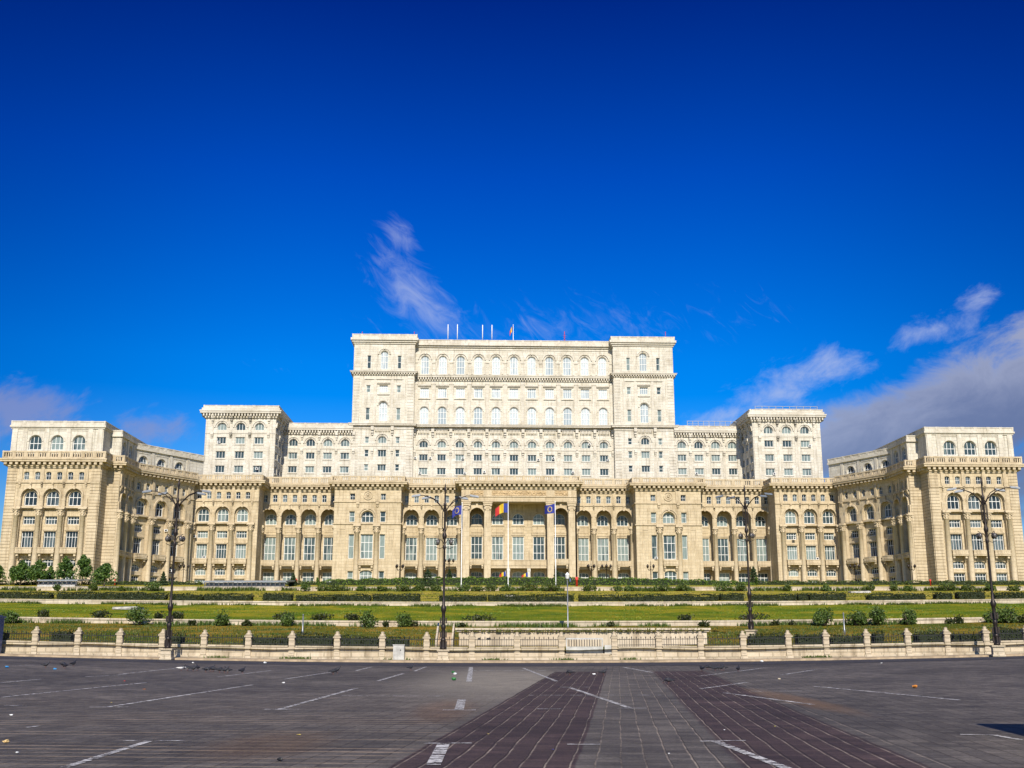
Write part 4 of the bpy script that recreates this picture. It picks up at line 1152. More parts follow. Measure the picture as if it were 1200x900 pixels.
for i, (a, b) in enumerate(zip(PX_, PX_[1:])):
    if i == GI or not 14 < i < 50: continue
    bm = bmesh.new(); a += .22; b -= .22
    n = int((b - a) / .155); za, zb = bowl(a, FY), bowl(b, FY)
    for k in range(n + 1):
        x = a + (b - a) * k / n; z = za + (zb - za) * k / n
        box(bm, x - .012, x + .012, -.012, .012, z + .95, z + 1.52)
        if k % 2 == 0: lathe(bm, [(.028, z + 1.50), (.034, z + 1.55), (.003, z + 1.66)], 4, x, 0)
    for h0 in (1.06, 1.42):
        fr = lambda s, y, z: Vector((s, y, z + za + (zb - za) * (s - a) / (b - a)))
        box(bm, a, b, -.018, .018, h0, h0 + .04, fr)
    link('railing', bm, M['iron_thin'], fence)
ga, gb = PX_[GI] + .3, PX_[GI + 1] - .75
bm = bmesh.new()
box(bm, ga, gb, -.03, .03, .56, .92); box(bm, ga, gb, -.04, .04, .92, 1.0); box(bm, ga, gb, -.04, .04, 1.46, 1.56)
for x in (ga, gb - .08): box(bm, x, x + .08, -.045, .045, .56, 1.56)
box(bm, gb + .1, PX_[GI + 1] - .2, -.1, .1, .5, 1.1)
g = link('gate', bm, M['dull_white'], fence)
bm = bmesh.new()
for k in range(13):
    x = ga + .2 + k * (gb - ga - .4) / 12
    box(bm, x - .022, x + .022, -.02, .02, 1.0, 1.46)
link('gate_bars', bm, M['iron_thin'], g)
# white cabinet against the wall
x = (466 - 600) * .0555
cab = empty('utility_cabinet', (x, 73.95, .14), 'small white metal utility cabinet against the boundary wall', 'cabinet')
bm = bmesh.new(); box(bm, -.36, .36, -.2, .18, 0, .95); box(bm, -.39, .39, -.23, .18, .95, 1.0); link('cabinet_body', bm, M['dull_white'], cab)
bm = bmesh.new(); box(bm, -.32, .32, -.215, -.2, .06, .9); box(bm, .1, .16, -.235, -.215, .6, .68, mi=1); link('door', bm, [M['dull_white'], M['black']], cab)
# dark blue cabin at the left edge
x = -34.6
cb = empty('portable_cabin', (x, 73.2, bowl(x, 73) + .13), 'dark blue portable cabin standing by the boundary wall', 'cabin')
bm = bmesh.new(); box(bm, -1.1, 1.1, -.55, .55, .08, 2.25); box(bm, -1.1, 1.1, -.5, .5, 0, .08)
for k in range(7): box(bm, -1.0 + k * .33 - .03, -1.0 + k * .33 + .03, -.575, -.55, .2, 2.1)
link('cabin_body', bm, M['blue_paint'], cb)
bm = bmesh.new(); box(bm, -1.16, 1.16, -.62, .62, 2.25, 2.36); box(bm, -1.0, 1.0, -.5, .5, 2.36, 2.42); link('roof', bm, M['blue_paint'], cb)
bm = bmesh.new(); box(bm, -.9, -.1, -.60, -.575, .2, 2.1); box(bm, -.25, -.18, -.64, -.60, 1.05, 1.2); link('door', bm, M['grey_panel'], cb)
# ------------------------------------------------------------------ ramp entrance wall behind the fence
ew = empty('entrance_wall', (5.0, 79.4, 0), 'long cream plastered wall with a moulded top behind the fence, above the gate', 'wall')
bm = bmesh.new(); box(bm, -8.75, 8.75, -.3, 12, .3, 1.98)
for k in range(5): box(bm, -8.6 + k * 3.5 - .2 + 1.6, -8.6 + k * 3.5 + 1.6 + .2, -.36, .1, .3, 1.98)
link('wall_face', bm, M['plaster'], ew)
bm = bmesh.new(); box(bm, -8.9, 8.9, -.42, .3, 1.98, 2.10); box(bm, -9.0, 9.0, -.55, .4, 2.10, 2.24); link('cornice', bm, M['white_wall'], ew)
bm = bmesh.new()
for x0 in (-7.4, -1.4): box(bm, x0, x0 + .9, -.32, -.2, 1.45, 1.56)
link('vent', bm, M['black'], ew)
st = empty('steps', (-4.75, 78.4, .6), 'short flight of old stone steps beside the long plastered wall', 'steps')
bm = bmesh.new()
for k in range(8): box(bm, -.5, .5, k * .28, (k + 1) * .28 + .01, 0, .2 + k * .16)
link('treads', bm, M['kerb'], st)
for q in (-.62, .5):
    bm = bmesh.new(); fr = lambda s, y, z: Vector((s, y, z + y * .55)); box(bm, q, q + .12, -.1, 2.3, -.1, .75, fr); link('side_wall', bm, M['white_wall'], st)
# ------------------------------------------------------------------ big street lamps
lamp = empty('street_lamp', (0, 0, 0), 'x', 'street lamp', 'tall ornate cast iron lamps on the square')
bm = bmesh.new(); box(bm, -.42, .42, -.42, .42, 0, .14); box(bm, -.36, .36, -.36, .36, .14, .62); box(bm, -.44, .44, -.44, .44, .62, .74); box(bm, -.25, .25, -.38, .38, .24, .54)
link('pedestal', bm, M['fence_stone'], lamp)
bm = bmesh.new()
lathe(bm, [(0.222, .74), (0.222, .86), (0.163, .95), (0.155, 1.25), (0.192, 1.32), (0.192, 1.42), (0.141, 1.52), (0.133, 2.1), (0.170, 2.2), (0.170, 2.32), (0.126, 2.45), (0.118, 3.2), (0.148, 3.3), (0.192, 3.42), (0.192, 3.6), (0.111, 3.75), (0.096, 4.2), (0.081, 4.3),
           (0.074, 7.6), (0.111, 7.7), (0.111, 7.85), (0.074, 7.95), (0.074, 8.3), (0.148, 8.45), (0.163, 8.6), (0.089, 8.8), (0.074, 9.2), (0.074, 10.6), (0.111, 10.7), (0.111, 10.85), (0.059, 10.95), (0.052, 11.7), (0.089, 11.8), (0.074, 11.95), (0.015, 12.3)], 12)
for k in range(4):                                       # ribs of the upper cage
    a = PI / 2 * k + PI / 4
    tube(bm, [(.10 * math.cos(a), .1 * math.sin(a), 8.9), (.26 * math.cos(a), .26 * math.sin(a), 9.2), (.24 * math.cos(a), .24 * math.sin(a), 10.2), (.1 * math.cos(a), .1 * math.sin(a), 10.6)], .03, 6)
for z in (1.1, 1.75, 2.7):
    for k in range(4):
        a = PI / 2 * k
        box(bm, .2 * math.cos(a) - .05, .2 * math.cos(a) + .05, .2 * math.sin(a) - .05, .2 * math.sin(a) + .05, z - .2, z + .2)
link('shaft', bm, M['iron'], lamp)
for s_ in (-1, 1):
    bm = bmesh.new()                                     # scrolled side bracket
    pts = [(s_ * (.1 + .62 * t_), 0, 8.0 + .35 * math.sin(PI * t_)) for t_ in [i / 8 for i in range(9)]]
    tube(bm, pts, .04, 6)
    c = (s_ * .82, 0, 8.15)
    tube(bm, [(c[0] + (.36 - .016 * i) * math.cos(a), 0, c[2] + (.36 - .016 * i) * math.sin(a)) for i, a in enumerate([PI * .5 + 2 * PI * q / 12 * s_ for q in range(19)])], .035, 6)
    tube(bm, [(s_ * .12, 0, 7.7), (s_ * .5, 0, 7.55), (s_ * .95, 0, 7.72)], .03, 6)
    br = link('bracket', bm, M['iron'], lamp); br.scale = (.68, .8, .8); br.location.z = 8.1 * .2
    for yy in (-.34, .34):
        bm = bmesh.new()
        tube(bm, [(s_ * .55, 0, 8.02), (s_ * .62, yy * .6, 8.0), (s_ * .66, yy, 8.08)], .03, 6)
        lathe(bm, [(.05, -.24), (.15, -.16), (.19, 0), (.14, .16), (.06, .22), (.03, .30)], 12, s_ * .70, yy, lambda x, y, z: Vector((x, y, z + 8.12)), mi=1)
        link('globe', bm, [M['iron'], M['lamp_glass']], br)
for s_ in (-1, 1):
    for k, (ln, yy) in enumerate(((2.5, -.35), (1.55, .9))):
        bm = bmesh.new()
        pts = [(s_ * (.08 + ln * .0), 0, 10.3), (s_ * .35, yy * .15, 10.65), (s_ * (.35 + ln * .3), yy * .5, 11.15), (s_ * (.3 + ln * .7), yy * .8, 11.4), (s_ * ln, yy, 11.38)]
        tube(bm, pts, [.045, .04, .035, .03, .028], 8)
        ar = link('arm', bm, M['iron'], lamp); ar.scale = (.76, 1, 1)
        bm = bmesh.new()
        fr = lambda a, b, z, s_=s_, ln=ln, yy=yy: Vector((s_ * (ln + a), yy + b, 11.36 + z - .10 * a))
        box(bm, -.12, .70, -.10, .10, -.03, .07, fr); box(bm, -.17, .6, -.06, .06, .07, .11, fr)
        box(bm, .05, .66, -.08, .08, -.06, -.03, fr, mi=1)
        link('lamp_head', bm, [M['steel'], M['lamp_glass']], ar)
lx = (195 - 600) * .0541
lamp.scale = (.92, .92, .94); lamp.location = (lx, 71.5, bowl(lx, 71.5) + .02); lamp['label'] = 'ornate iron street lamp on the square in front of the left diagonal wing'
lx = (517 - 600) * .0541
dup(lamp, (lx, 73.2, .13), R(4), 'ornate iron street lamp beside the blue flag left of the portico')
dup(lamp, (18.9, 88.5, 1.42), R(-25), 'ornate iron street lamp standing on the lawn before the right arcade', (.95, .95, 1.0))
lx = (1171 - 600) * .0541
dup(lamp, (lx, 71.5, bowl(lx, 71.5) + .02), R(-12), 'ornate iron street lamp in front of the rightmost corner tower')
# ------------------------------------------------------------------ small lamps by the palace
sl = empty('garden_lamp', (0, 0, 0), 'x', 'lamp post', 'small candelabra lamps in front of the palace')
bm = bmesh.new()
lathe(bm, [(.35, 0), (.3, .5), (.16, .7), (.12, 3.2), (.09, 6.4), (.18, 6.6), (.07, 6.8), (.06, 7.6), (.02, 8.2)], 8)
link('shaft', bm, M['iron'], sl)
for k in range(4):
    a = PI / 2 * k + .3
    bm = bmesh.new(); c, s_ = math.cos(a), math.sin(a)
    tube(bm, [(.08 * c, .08 * s_, 5.9), (.6 * c, .6 * s_, 5.6), (1.05 * c, 1.05 * s_, 6.0), (1.1 * c, 1.1 * s_, 6.3)], .06, 6)
    lathe(bm, [(.1, 6.25), (.27, 6.4), (.34, 6.75), (.2, 7.05), (.06, 7.2)], 8, 1.1 * c, 1.1 * s_)
    link('arm', bm, M['iron'], sl)
def at(px, py, Y):                                     # where a sight line from the square meets distance Y (used only for layout)
    f = 1280.0; t = math.radians(12.98)
    a, c = (px - 600) / f, -(py - 450) / f
    dy = math.cos(t) - math.sin(t) * c; dz = math.sin(t) + math.cos(t) * c
    return a * Y / dy, 1.7 + dz * Y / dy
GL = [(214, 'by the left diagonal wing, near the window air conditioners'), (468, 'between the left pavilion and the arcade beside it'), (526, 'in front of the arcade left of the portico'), (693, 'before the arcade right of the portico'), (711, 'before the arcade pier nearest the right pavilion'), (763, 'in front of the rosette bay of the right pavilion'), (1003, 'in front of the right diagonal wing'), (1070, 'before the right corner tower')]
for i, (px, lb) in enumerate(GL):
    x, _ = at(px, 685, 292)
    lb = 'small dark candelabra lamp ' + lb
    if i == 0: sl.location = (x, 292, 12.9); sl['label'] = lb
    else: dup(sl, (x, 292, 12.9 if px != 526 else 14.4), .7 * i, lb)
# ------------------------------------------------------------------ plain posts on the lawns
def post(px, Y, h, label, head):
    x, _ = at(px, 730, Y)
    p = empty('lamp_post' if head else 'marker_post', (x, Y, gz(x, Y) - .05), label, 'lamp post' if head else 'post')
    bm = bmesh.new(); lathe(bm, [(.09, 0), (.09, .5), (.06, .55), (.05, h)], 8); link('pole', bm, M['steel'], p)
    bm = bmesh.new()
    if head:
        lathe(bm, [(.10, h), (.20, h + .12), (.22, h + .4), (.24, h + .42), (.10, h + .58), (.02, h + .66)], 10); link('lamp_head', bm, M['white_metal'], p)
        bm = bmesh.new(); box(bm, .2, .32, -.05, .05, h - .2, h + .1); link('sensor', bm, M['blue_paint'], p)
    else:
        lathe(bm, [(.07, h), (.07, h + .05), (.02, h + .1)], 8); link('post_cap', bm, M['steel'], p)
post(665.5, 104, 4.7, 'slim grey lamp post with a white head on the lawn before the portico', True)
post(355, 93, 1.7, 'short grey metal post on the rough lawn, left half', False)
post(989, 92, 1.75, 'short grey metal post on the rough lawn, right half', False)
# ------------------------------------------------------------------ flag poles and flags
def flag_mesh(bm, cols, wd, ht, droop, seed, stars=False):
    """cloth hanging off the pole towards -x, hoist first"""
    n, m = 18, 8; rr = random.Random(seed); ph = rr.random() * 6
    def P(i, j):
        u, v = i / n, j / m
        return Vector((-u * wd * .92, .16 * wd * math.sin(u * 7 + ph + v * 1.2) * u ** .6, -v * ht * (1 - .12 * u) - droop * u * u * ht - .1 * ht * math.sin(u * 5 + ph) * u))
    g = [[bm.verts.new(P(i, j)) for j in range(m + 1)] for i in range(n + 1)]
    for i in range(n):
        for j in range(m):
            f = bm.faces.new([g[i][j], g[i + 1][j], g[i + 1][j + 1], g[i][j + 1]]); f.smooth = True
            f.material_index = min(len(cols) - 1, int(i * len(cols) / n))
    if stars:
        for k in range(12):
            a = 2 * PI * k / 12; u, v = .5 + .2 * math.cos(a), .5 + .30 * math.sin(a)
            c = P(u * n, v * m)
            tx = (P(u * n + .5, v * m) - P(u * n - .5, v * m)).normalized(); tz = (P(u * n, v * m - .5) - P(u * n, v * m + .5)).normalized()
            nn = tx.cross(tz).normalized()
            for sd_ in (-1, 1):
                ps = [c + nn * .03 * sd_ + (tx * math.cos(PI / 2 + PI / 5 * q) + tz * math.sin(PI / 2 + PI / 5 * q)) * (.135 if q % 2 == 0 else .055) * wd / 2.3 for q in range(10)]
                ct = bm.verts.new(c + nn * .03 * sd_); vv = [bm.verts.new(p) for p in ps]
                for q in range(10): bm.faces.new([ct, vv[q], vv[(q + 1) % 10]]).material_index = 1
M['fl_blue'] = plain('flag_blue', (0.012, 0.020, 0.20), 0.7); M['fl_star'] = plain('flag_star_yellow', (0.85, 0.62, 0.05), 0.7)
M['fl_b'] = plain('flag_hoist_blue', (0.012, 0.03, 0.24), 0.7); M['fl_y'] = plain('flag_yellow', (0.62, 0.42, 0.02), 0.7); M['fl_r'] = plain('flag_red', (0.42, 0.02, 0.02), 0.7)
def flagpole(px, Y, zb, h, lab, kind, wd, ht, droop, seed, r=.11, cat_lab=None, ptop=None):
    x, _ = at(px, 640, Y)
    r *= .8; wd *= .78; ht *= .84
    p = empty('flagpole', (x, Y, zb), lab, 'flagpole', 'white flagpoles of the palace')
    bm = bmesh.new(); lathe(bm, [(r * 3, 0), (r * 3, .25), (r * 1.3, .3), (r, 1.0), (r * .7, h)], 10); link('pole', bm, M['white_metal'], p)
    bm = bmesh.new(); lathe(bm, [(r * .5, h), (r * 1.5, h + r), (r * 1.5, h + 2 * r), (r * .3, h + 3 * r)], 10); link('finial', bm, M['white_metal'], p)
    if kind:
        bm = bmesh.new()
        flag_mesh(bm, [0] if kind == 'eu' else [0, 1, 2], wd, ht, droop, seed, kind == 'eu')
        mats = [M['fl_blue'], M['fl_star']] if kind == 'eu' else [M['fl_b'], M['fl_y'], M['fl_r']]
        f = link('flag', bm, mats, None, (x - r, Y, zb + h - .35))
        thing(f, {'eu': 'blue flag with a ring of yellow stars ', 'ro': 'blue yellow and red striped flag '}[kind] + cat_lab, 'flag', 'flags flying before and above the palace')
    return p
flagpole(541, 228, 11.4, 17.2, 'white flagpole with a blue flag, left of the portico', 'eu', 2.7, 2.3, .55, 4, cat_lab='flying left of the portico')
flagpole(595.5, 228, 11.4, 17.6, 'white flagpole with a striped flag, in the middle of the portico', 'ro', 3.6, 2.3, .5, 9, cat_lab='on the tall pole before the middle of the portico')
flagpole(651, 228, 11.4, 17.5, 'white flagpole with a blue flag, before the right pillars of the portico', 'eu', 2.9, 2.3, .3, 2, cat_lab='flying before the right pillars of the portico')
flagpole(601.5, 375, 103.0, 6.6, 'flagpole on the roof of the tall middle block', 'ro', 1.6, 2.4, .9, 5, r=.14, cat_lab='drooping on the roof of the tall middle block')
def small_flag(px, py, Y, lab, seed):
    x, z = at(px, py, Y)
    bm = bmesh.new(); flag_mesh(bm, [0, 1, 2], 2.0, 1.3, .75, seed)
    f = link('flag', bm, [M['fl_b'], M['fl_y'], M['fl_r']], None, (x, Y, z))
    thing(f, lab, 'flag', 'flags flying before and above the palace')
    bm = bmesh.new(); tube(bm, [(x + .02, Y, z + .25), (x + .3, Y + 1.0, z - 2.2)], .045, 6)
    s_ = link('flag_staff', bm, M['white_metal']); thing(s_, 'short slanted staff carrying the small flag ' + lab.split(' flag ')[1], 'flag staff')
small_flag(592.5, 670, 330.8, 'small drooping striped flag at the left post under the long balcony', 3)
small_flag(618.5, 671, 331.8, 'small drooping striped flag at the right post under the long balcony', 6)
# roof aerials
for i, (px, h, lb) in enumerate(((525.0, 5.2, 'first'), (536, 5.2, 'second'), (565.5, 5.0, 'third'), (576.5, 5.0, 'fourth'))):
    x, _ = at(px, 390, 376)
    bm = bmesh.new(); lathe(bm, [(.07, 0), (.07, 2.0), (.15, 2.05), (.15, 2.0 + h), (.05, 2.1 + h)], 8)
    o = link('roof_aerial', bm, M['white_metal'], None, (x, 376, 103)); thing(o, f'{lb} white rod aerial from the left on the middle block roof', 'aerial', 'white aerials on the roof')
x, _ = at(661.5, 390, 376)
bm = bmesh.new()
tube(bm, [(0, 0, 0), (0, 0, 4.6)], .11, 6)
for z in (1.5, 2.5, 3.2): tube(bm, [(-.5, 0, z), (.5, 0, z)], .06, 5); tube(bm, [(0, -.5, z + .3), (0, .5, z + .3)], .06, 5)
thing(link('radio_mast', bm, M['red'], None, (x, 376, 103)), 'small reddish lattice aerial on the roof of the middle block', 'aerial')
for px, py, lb in ((424.5, 392, 'left'), (485.5, 392, 'inner left'), (780, 397, 'right')):
    x, _ = at(px, py, 372)
    bm = bmesh.new(); tube(bm, [(0, 0, 0), (0, 0, 2.3)], .07, 5); lathe(bm, [(.05, 2.0), (.18, 2.15), (.05, 2.4)], 6)
    thing(link('beacon', bm, M['red'], None, (x, 372, 104)), {'left': 'thin red roof beacon near the outer edge of the left tall tower', 'inner left': 'thin red roof beacon at the inner edge of the left tall tower', 'right': 'thin red roof beacon on the right tall tower'}[lb], 'beacon', 'red beacons on the tall towers')
# red sentry post by the hedge
x, z = at(676, 689, 229)
hy = empty('hydrant', (x, 229, 11.3), 'small red post in the hedge right of the last flagpole', 'post')
bm = bmesh.new(); lathe(bm, [(.22, 0), (.22, 1.6), (.30, 1.65), (.30, 1.8)], 10); link('post_body', bm, M['red'], hy)
bm = bmesh.new(); box(bm, -.28, .28, -.1, .1, 1.8, 2.25); link('head', bm, M['red'], hy)
for px, Y, lb in ((1090.5, 232, 'red post before the right corner tower'), (134.5, 236, 'red post beside the lone tree by the left corner tower'), (347, 236, 'red post beside the conifer near the left arcade')):
    x, _ = at(px, 685, Y)
    o = dup(hy, (x, Y, slope(Y)), None, 'small ' + lb, (.6, .6, .6))
# ------------------------------------------------------------------ skylight boxes over the ramps
def skylight(px0, px1, Y, z0, z1, lab):
    xa, _ = at(px0, 690, Y); xb, _ = at(px1, 690, Y)
    s_ = empty('ramp_canopy', ((xa + xb) / 2, Y, z0), lab, 'canopy', 'louvred canopies over the ramps')
    h = (xb - xa) / 2; hh = (z1 - z0)
    bm = bmesh.new(); box(bm, -h, h, -.3, .3, 0, hh * .55); box(bm, -h, -h + .4, .3, 9, 0, hh * .55); box(bm, h - .4, h, .3, 9, 0, hh * .55); link('base_wall', bm, M['dull_white'], s_)
    bm = bmesh.new()
    n = int(2 * h / .9)
    for i in range(n + 1):
        x = -h + 2 * h * i / n; box(bm, x - .09, x + .09, .3, .5, hh * .55, hh * .86)
    box(bm, -h, h, .3, .5, hh * .55, hh * .62); link('louvre_frame', bm, M['brown_steel'], s_)
    bm = bmesh.new(); fr = lambda a, b, z: Vector((a, b, z + b * .06)); box(bm, -h - .3, h + .3, .1, 9, hh * .86, hh * .97, fr); box(bm, -h + .1, h - .1, 1.0, 1.2, hh * .3, hh * .86); link('roof', bm, M['grey_panel'], s_)
skylight(44, 88, 222, 10.3, 12.7, 'low white and grey louvred canopy below the trees of the left corner tower')
skylight(239, 333, 222, 9.8, 12.5, 'long low white and grey louvred canopy before the left wing and arcade')
# ------------------------------------------------------------------ stone slabs lying on the lawns
def slab(px, py, Y, wd, lab):
    x, _ = at(px, py, Y)
    bm = bmesh.new(); box(bm, -wd / 2, wd / 2, -1.2, 1.2, 0, .35); bmesh.ops.bevel(bm, geom=bm.edges[:], offset=.05, affect='EDGES')
    for v in bm.verts: v.co += Vector((rng.uniform(-.2, .2), rng.uniform(-.1, .1), rng.uniform(-.04, .04)))
    thing(link('stone_slab', bm, M['concrete'], None, (x, Y, gz(x, Y))), lab, 'slab')
slab(150, 713, 140, 3.0, 'pale concrete slab lying on the green lawn below the left wing')
slab(1007, 696, 205, 3.4, 'pale concrete slab on the dry lawn between hedge blocks on the right')
slab(598, 703, 186, 1.6, 'pale concrete slab beside a hedge block before the portico')
# ------------------------------------------------------------------ vegetation
def leaf_quads(pts, size, seed, flat=0.0, name='leaves', up=0.35):
    """one small crossed leaf face per point; pts: list of positions"""
    rr = random.Random(seed); vs_, fs = [], []
    for p in pts:
        s_ = size * rr.uniform(.6, 1.35)
        n = Vector((rr.gauss(0, 1), rr.gauss(0, 1) - .3, rr.gauss(0, 1) + up)).normalized()
        a = n.cross(Vector((rr.gauss(0, 1), rr.gauss(0, 1), rr.gauss(0, 1)))).normalized(); b = n.cross(a)
        i = len(vs_)
        vs_ += [p + a * s_ * .5, p + b * s_ * .33, p - a * s_ * .5, p - b * s_ * .33]
        fs.append((i, i + 1, i + 2, i + 3))
    return vs_, fs
def leaf_obj(name, pts, size, mat, seed, parent=None, loc=None):
    v, f = leaf_quads(pts, size, seed)
    me = bpy.data.meshes.new(name); me.from_pydata([tuple(q) for q in v], [], f); me.materials.append(M[mat])
    return put(name, me, parent, loc)
def ellipsoid_pts(rr, c, r, n, shell=.55):
    out = []
    while len(out) < n:
        d = Vector((rr.gauss(0, 1), rr.gauss(0, 1), rr.gauss(0, 1))).normalized()
        q = rr.uniform(shell ** 3, 1) ** (1 / 3)
        out.append(Vector((c[0] + d.x * r[0] * q, c[1] + d.y * r[1] * q, c[2] + d.z * r[2] * q)))
    return out
# --- hedge blocks
def hedge(name, x0, x1, Y, dep, h, mat, label, group, leaf=.26, dens=26, ground=None, taper=None):
    rr = random.Random(int(x0 * 13 + Y)); L = x1 - x0; cx = (x0 + x1) / 2
    G = ground or gz
    g0 = G(cx, Y)
    o = empty(name, (cx, Y, g0), label, 'hedge', group)
    topf = lambda x: h * (1 + .05 * math.sin(x * .9 + Y) + .04 * math.sin(x * 2.7)) * (taper(x) if taper else 1.0) * (1 - .25 * max(0, abs(x - cx) / (L / 2) - .96) / .04) + .06 * math.sin(x * 1.7 + Y)
    pts = []
    n = int(dens * L * (h + dep))
    for _ in range(n):
        x = rr.uniform(x0, x1); t = topf(x) * rr.uniform(.94, 1.06); base = G(x, Y) - g0
        q = rr.random()
        if q < .52: p = (x, -dep / 2 + abs(rr.gauss(0, .10)) - .05, base + rr.uniform(0, t))
        elif q < .94: p = (x, rr.uniform(-dep / 2, dep / 2), base + t - abs(rr.gauss(0, .10)))
        else: p = (x0 if rr.random() < .5 else x1, rr.uniform(-dep / 2, dep / 2), base + rr.uniform(0, t))
        pts.append(Vector((p[0] - cx, p[1], p[2])))
    leaf_obj('foliage', pts, leaf, mat, 5, o)
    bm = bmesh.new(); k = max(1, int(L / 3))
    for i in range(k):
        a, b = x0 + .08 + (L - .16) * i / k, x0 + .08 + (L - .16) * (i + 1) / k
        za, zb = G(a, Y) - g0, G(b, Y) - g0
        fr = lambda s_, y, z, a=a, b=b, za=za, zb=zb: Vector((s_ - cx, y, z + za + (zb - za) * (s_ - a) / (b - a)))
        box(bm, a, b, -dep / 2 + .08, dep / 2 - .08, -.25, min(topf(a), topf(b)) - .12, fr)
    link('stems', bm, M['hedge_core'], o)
    return o
ORD = ['first', 'second', 'third', 'fourth', 'fifth', 'sixth', 'seventh', 'eighth', 'ninth', 'tenth', 'eleventh', 'twelfth', 'thirteenth', 'fourteenth', 'fifteenth', 'sixteenth', 'seventeenth', 'eighteenth', 'nineteenth', 'twentieth', 'twenty-first', 'twenty-second']
mid = [(-70, -10), (-8, 61), (69, 195), (200, 239), (241, 296), (309, 343), (348, 392), (393, 435), (437, 492), (515, 570), (572, 627), (628, 672), (678, 724), (725, 841), (843, 871), (878, 932), (933, 945), (947, 990), (1016, 1082), (1095, 1114), (1121, 1152), (1165, 1215)]
for i, (a, b) in enumerate(mid):
    Y = 165.5; xa, _ = at(a, 702, Y); xb, _ = at(b, 702, Y)
    hedge('hedge_block', xa, xb, Y, 1.9, .95 + .08 * ((i * 7) % 3 - 1), 'hedge_dark', f'{ORD[i]} dark clipped hedge block from the left above the middle terrace wall', 'clipped hedge blocks above the middle terrace wall', .22, 46)
# low hedges just behind the railings
low = [(-30, 8), (62, 87), (196, 216), (286, 340), (347, 391), (398, 446), (452, 480), (876, 920), (932, 964), (972, 1012), (1022, 1034), (1072, 1106), (1114, 1152), (1166, 1215)]
for i, (a, b) in enumerate(low):
    Y = 77.2; xa, _ = at(a, 750, Y); xb, _ = at(b, 750, Y)
    hedge('low_hedge', xa, xb, Y, 1.2, .78 + .12 * ((i * 5) % 3 - 1), 'hedge_dark', f'{ORD[i]} low dark hedge from the left, just behind the railings of the boundary wall', 'low hedges behind the railings', .13, 90)
# the long hedge in front of the palace, highest in the middle
xa, _ = at(372, 685, 236); xb, _ = at(886, 685, 236)
hedge('long_hedge', xa, xb, 236, 2.6, 1.95, 'hedge_bright', 'long trimmed green hedge curving up in front of the portico and arcades', 'trimmed hedges before the palace', .30, 27, ground=lambda x, y: 11.7 + 0 * x, taper=lambda x: .62 + .42 * (1 - abs(x / 48) ** 2.5))
for i, (a, b, h_) in enumerate(((-60, 15, 1.15), (20, 92, 1.0), (97, 236, 1.15), (330, 372, 1.2), (886, 960, 1.25), (962, 1060, 1.2), (1062, 1230, 1.25))):
    xa, _ = at(a, 685, 238); xb, _ = at(b, 685, 238)
    where = ['left of the trees at the left corner tower', 'under the trees of the left corner tower', 'before the left diagonal wing', 'before the left arcade', 'before the right wing', 'before the right diagonal wing', 'before the right corner tower'][i]
    hedge('trimmed_hedge', xa, xb, 238, 2.0, h_, 'hedge', f'narrow trimmed hedge running {where}', 'trimmed hedges before the palace', .30, 26, ground=lambda x, y: 11.9 + 0 * x)
# --- bushes
def bush(x, Y, wd, ht, label, group, mat='bush', leaf=.22, n=700, name='bush', z=None):
    rr = random.Random(int(x * 31 + Y * 7)); z0 = gz(x, Y) - .05 if z is None else z
    o = empty(name, (x, Y, z0), label, 'bush', group)
    pts = []
    k = rr.randint(4, 6)
    for _ in range(k):
        c = (rr.uniform(-.28, .28) * wd, rr.uniform(-.2, .2) * wd, ht * rr.uniform(.35, .62))
        pts += ellipsoid_pts(rr, c, (wd * rr.uniform(.22, .34), wd * .28, ht * rr.uniform(.26, .40)), n // k)
    for _ in range(n // 8):
        a = rr.uniform(0, 2 * PI); pts.append(Vector((math.cos(a) * wd * .5 * rr.random(), math.sin(a) * wd * .3 * rr.random(), rr.uniform(.1, 1.02) * ht)))
    pts = [p for p in pts if p.z > 0]
    leaf_obj('foliage', pts, leaf, mat, 9, o)
    bm = bmesh.new()
    for q in range(5):
        a = q * 1.3; tube(bm, [(0, 0, 0), (math.cos(a) * wd * .14, math.sin(a) * wd * .1, ht * .35), (math.cos(a) * wd * .26, math.sin(a) * wd * .2, ht * .7)], [.05, .035, .012], 5)
    link('stems', bm, M['bark'], o)
    return o
WB = [(8, 26, 14), (50, 16, 9), (118, 28, 10), (163, 31, 22), (188, 16, 9), (207, 18, 10), (226, 10, 7), (260, 20, 18), (289, 12, 8), (331, 26, 9), (338, 20, 17), (378, 24, 9), (413, 18, 9), (430, 22, 18), (453, 8, 8), (473, 20, 17), (484, 12, 8), (541, 9, 6), (562, 40, 8), (716, 10, 7), (806, 20, 8), (825, 14, 8), (878, 40, 10), (908, 10, 8), (928, 10, 7), (967, 25, 20), (1003, 28, 17), (1028, 26, 21), (1064, 22, 18), (1113, 12, 8), (1125, 14, 10), (1165, 20, 16), (1181, 30, 20), (1198, 12, 10)]
big_n = small_n = 0
for px, w_, h_ in WB:
    Y = 108.3 if h_ > 12 else (112.0 if w_ > 15 else 108.8)
    s_ = Y / 1280.0; x, _ = at(px, 727, Y)
    if h_ > 12: big_n += 1; lb = f'{ORD[big_n - 1]} large rounded bush from the left along the lowest terrace wall'
    else: small_n += 1; lb = f'{ORD[min(21, small_n - 1)]} small low shrub from the left along the lowest terrace wall'
    bush(x, Y, w_ * s_ * 1.05, h_ * s_ * 1.1, lb, 'bushes along the lowest terrace wall', 'bush' if h_ > 12 else 'hedge_dark', .20, 900 if h_ > 12 else 350)
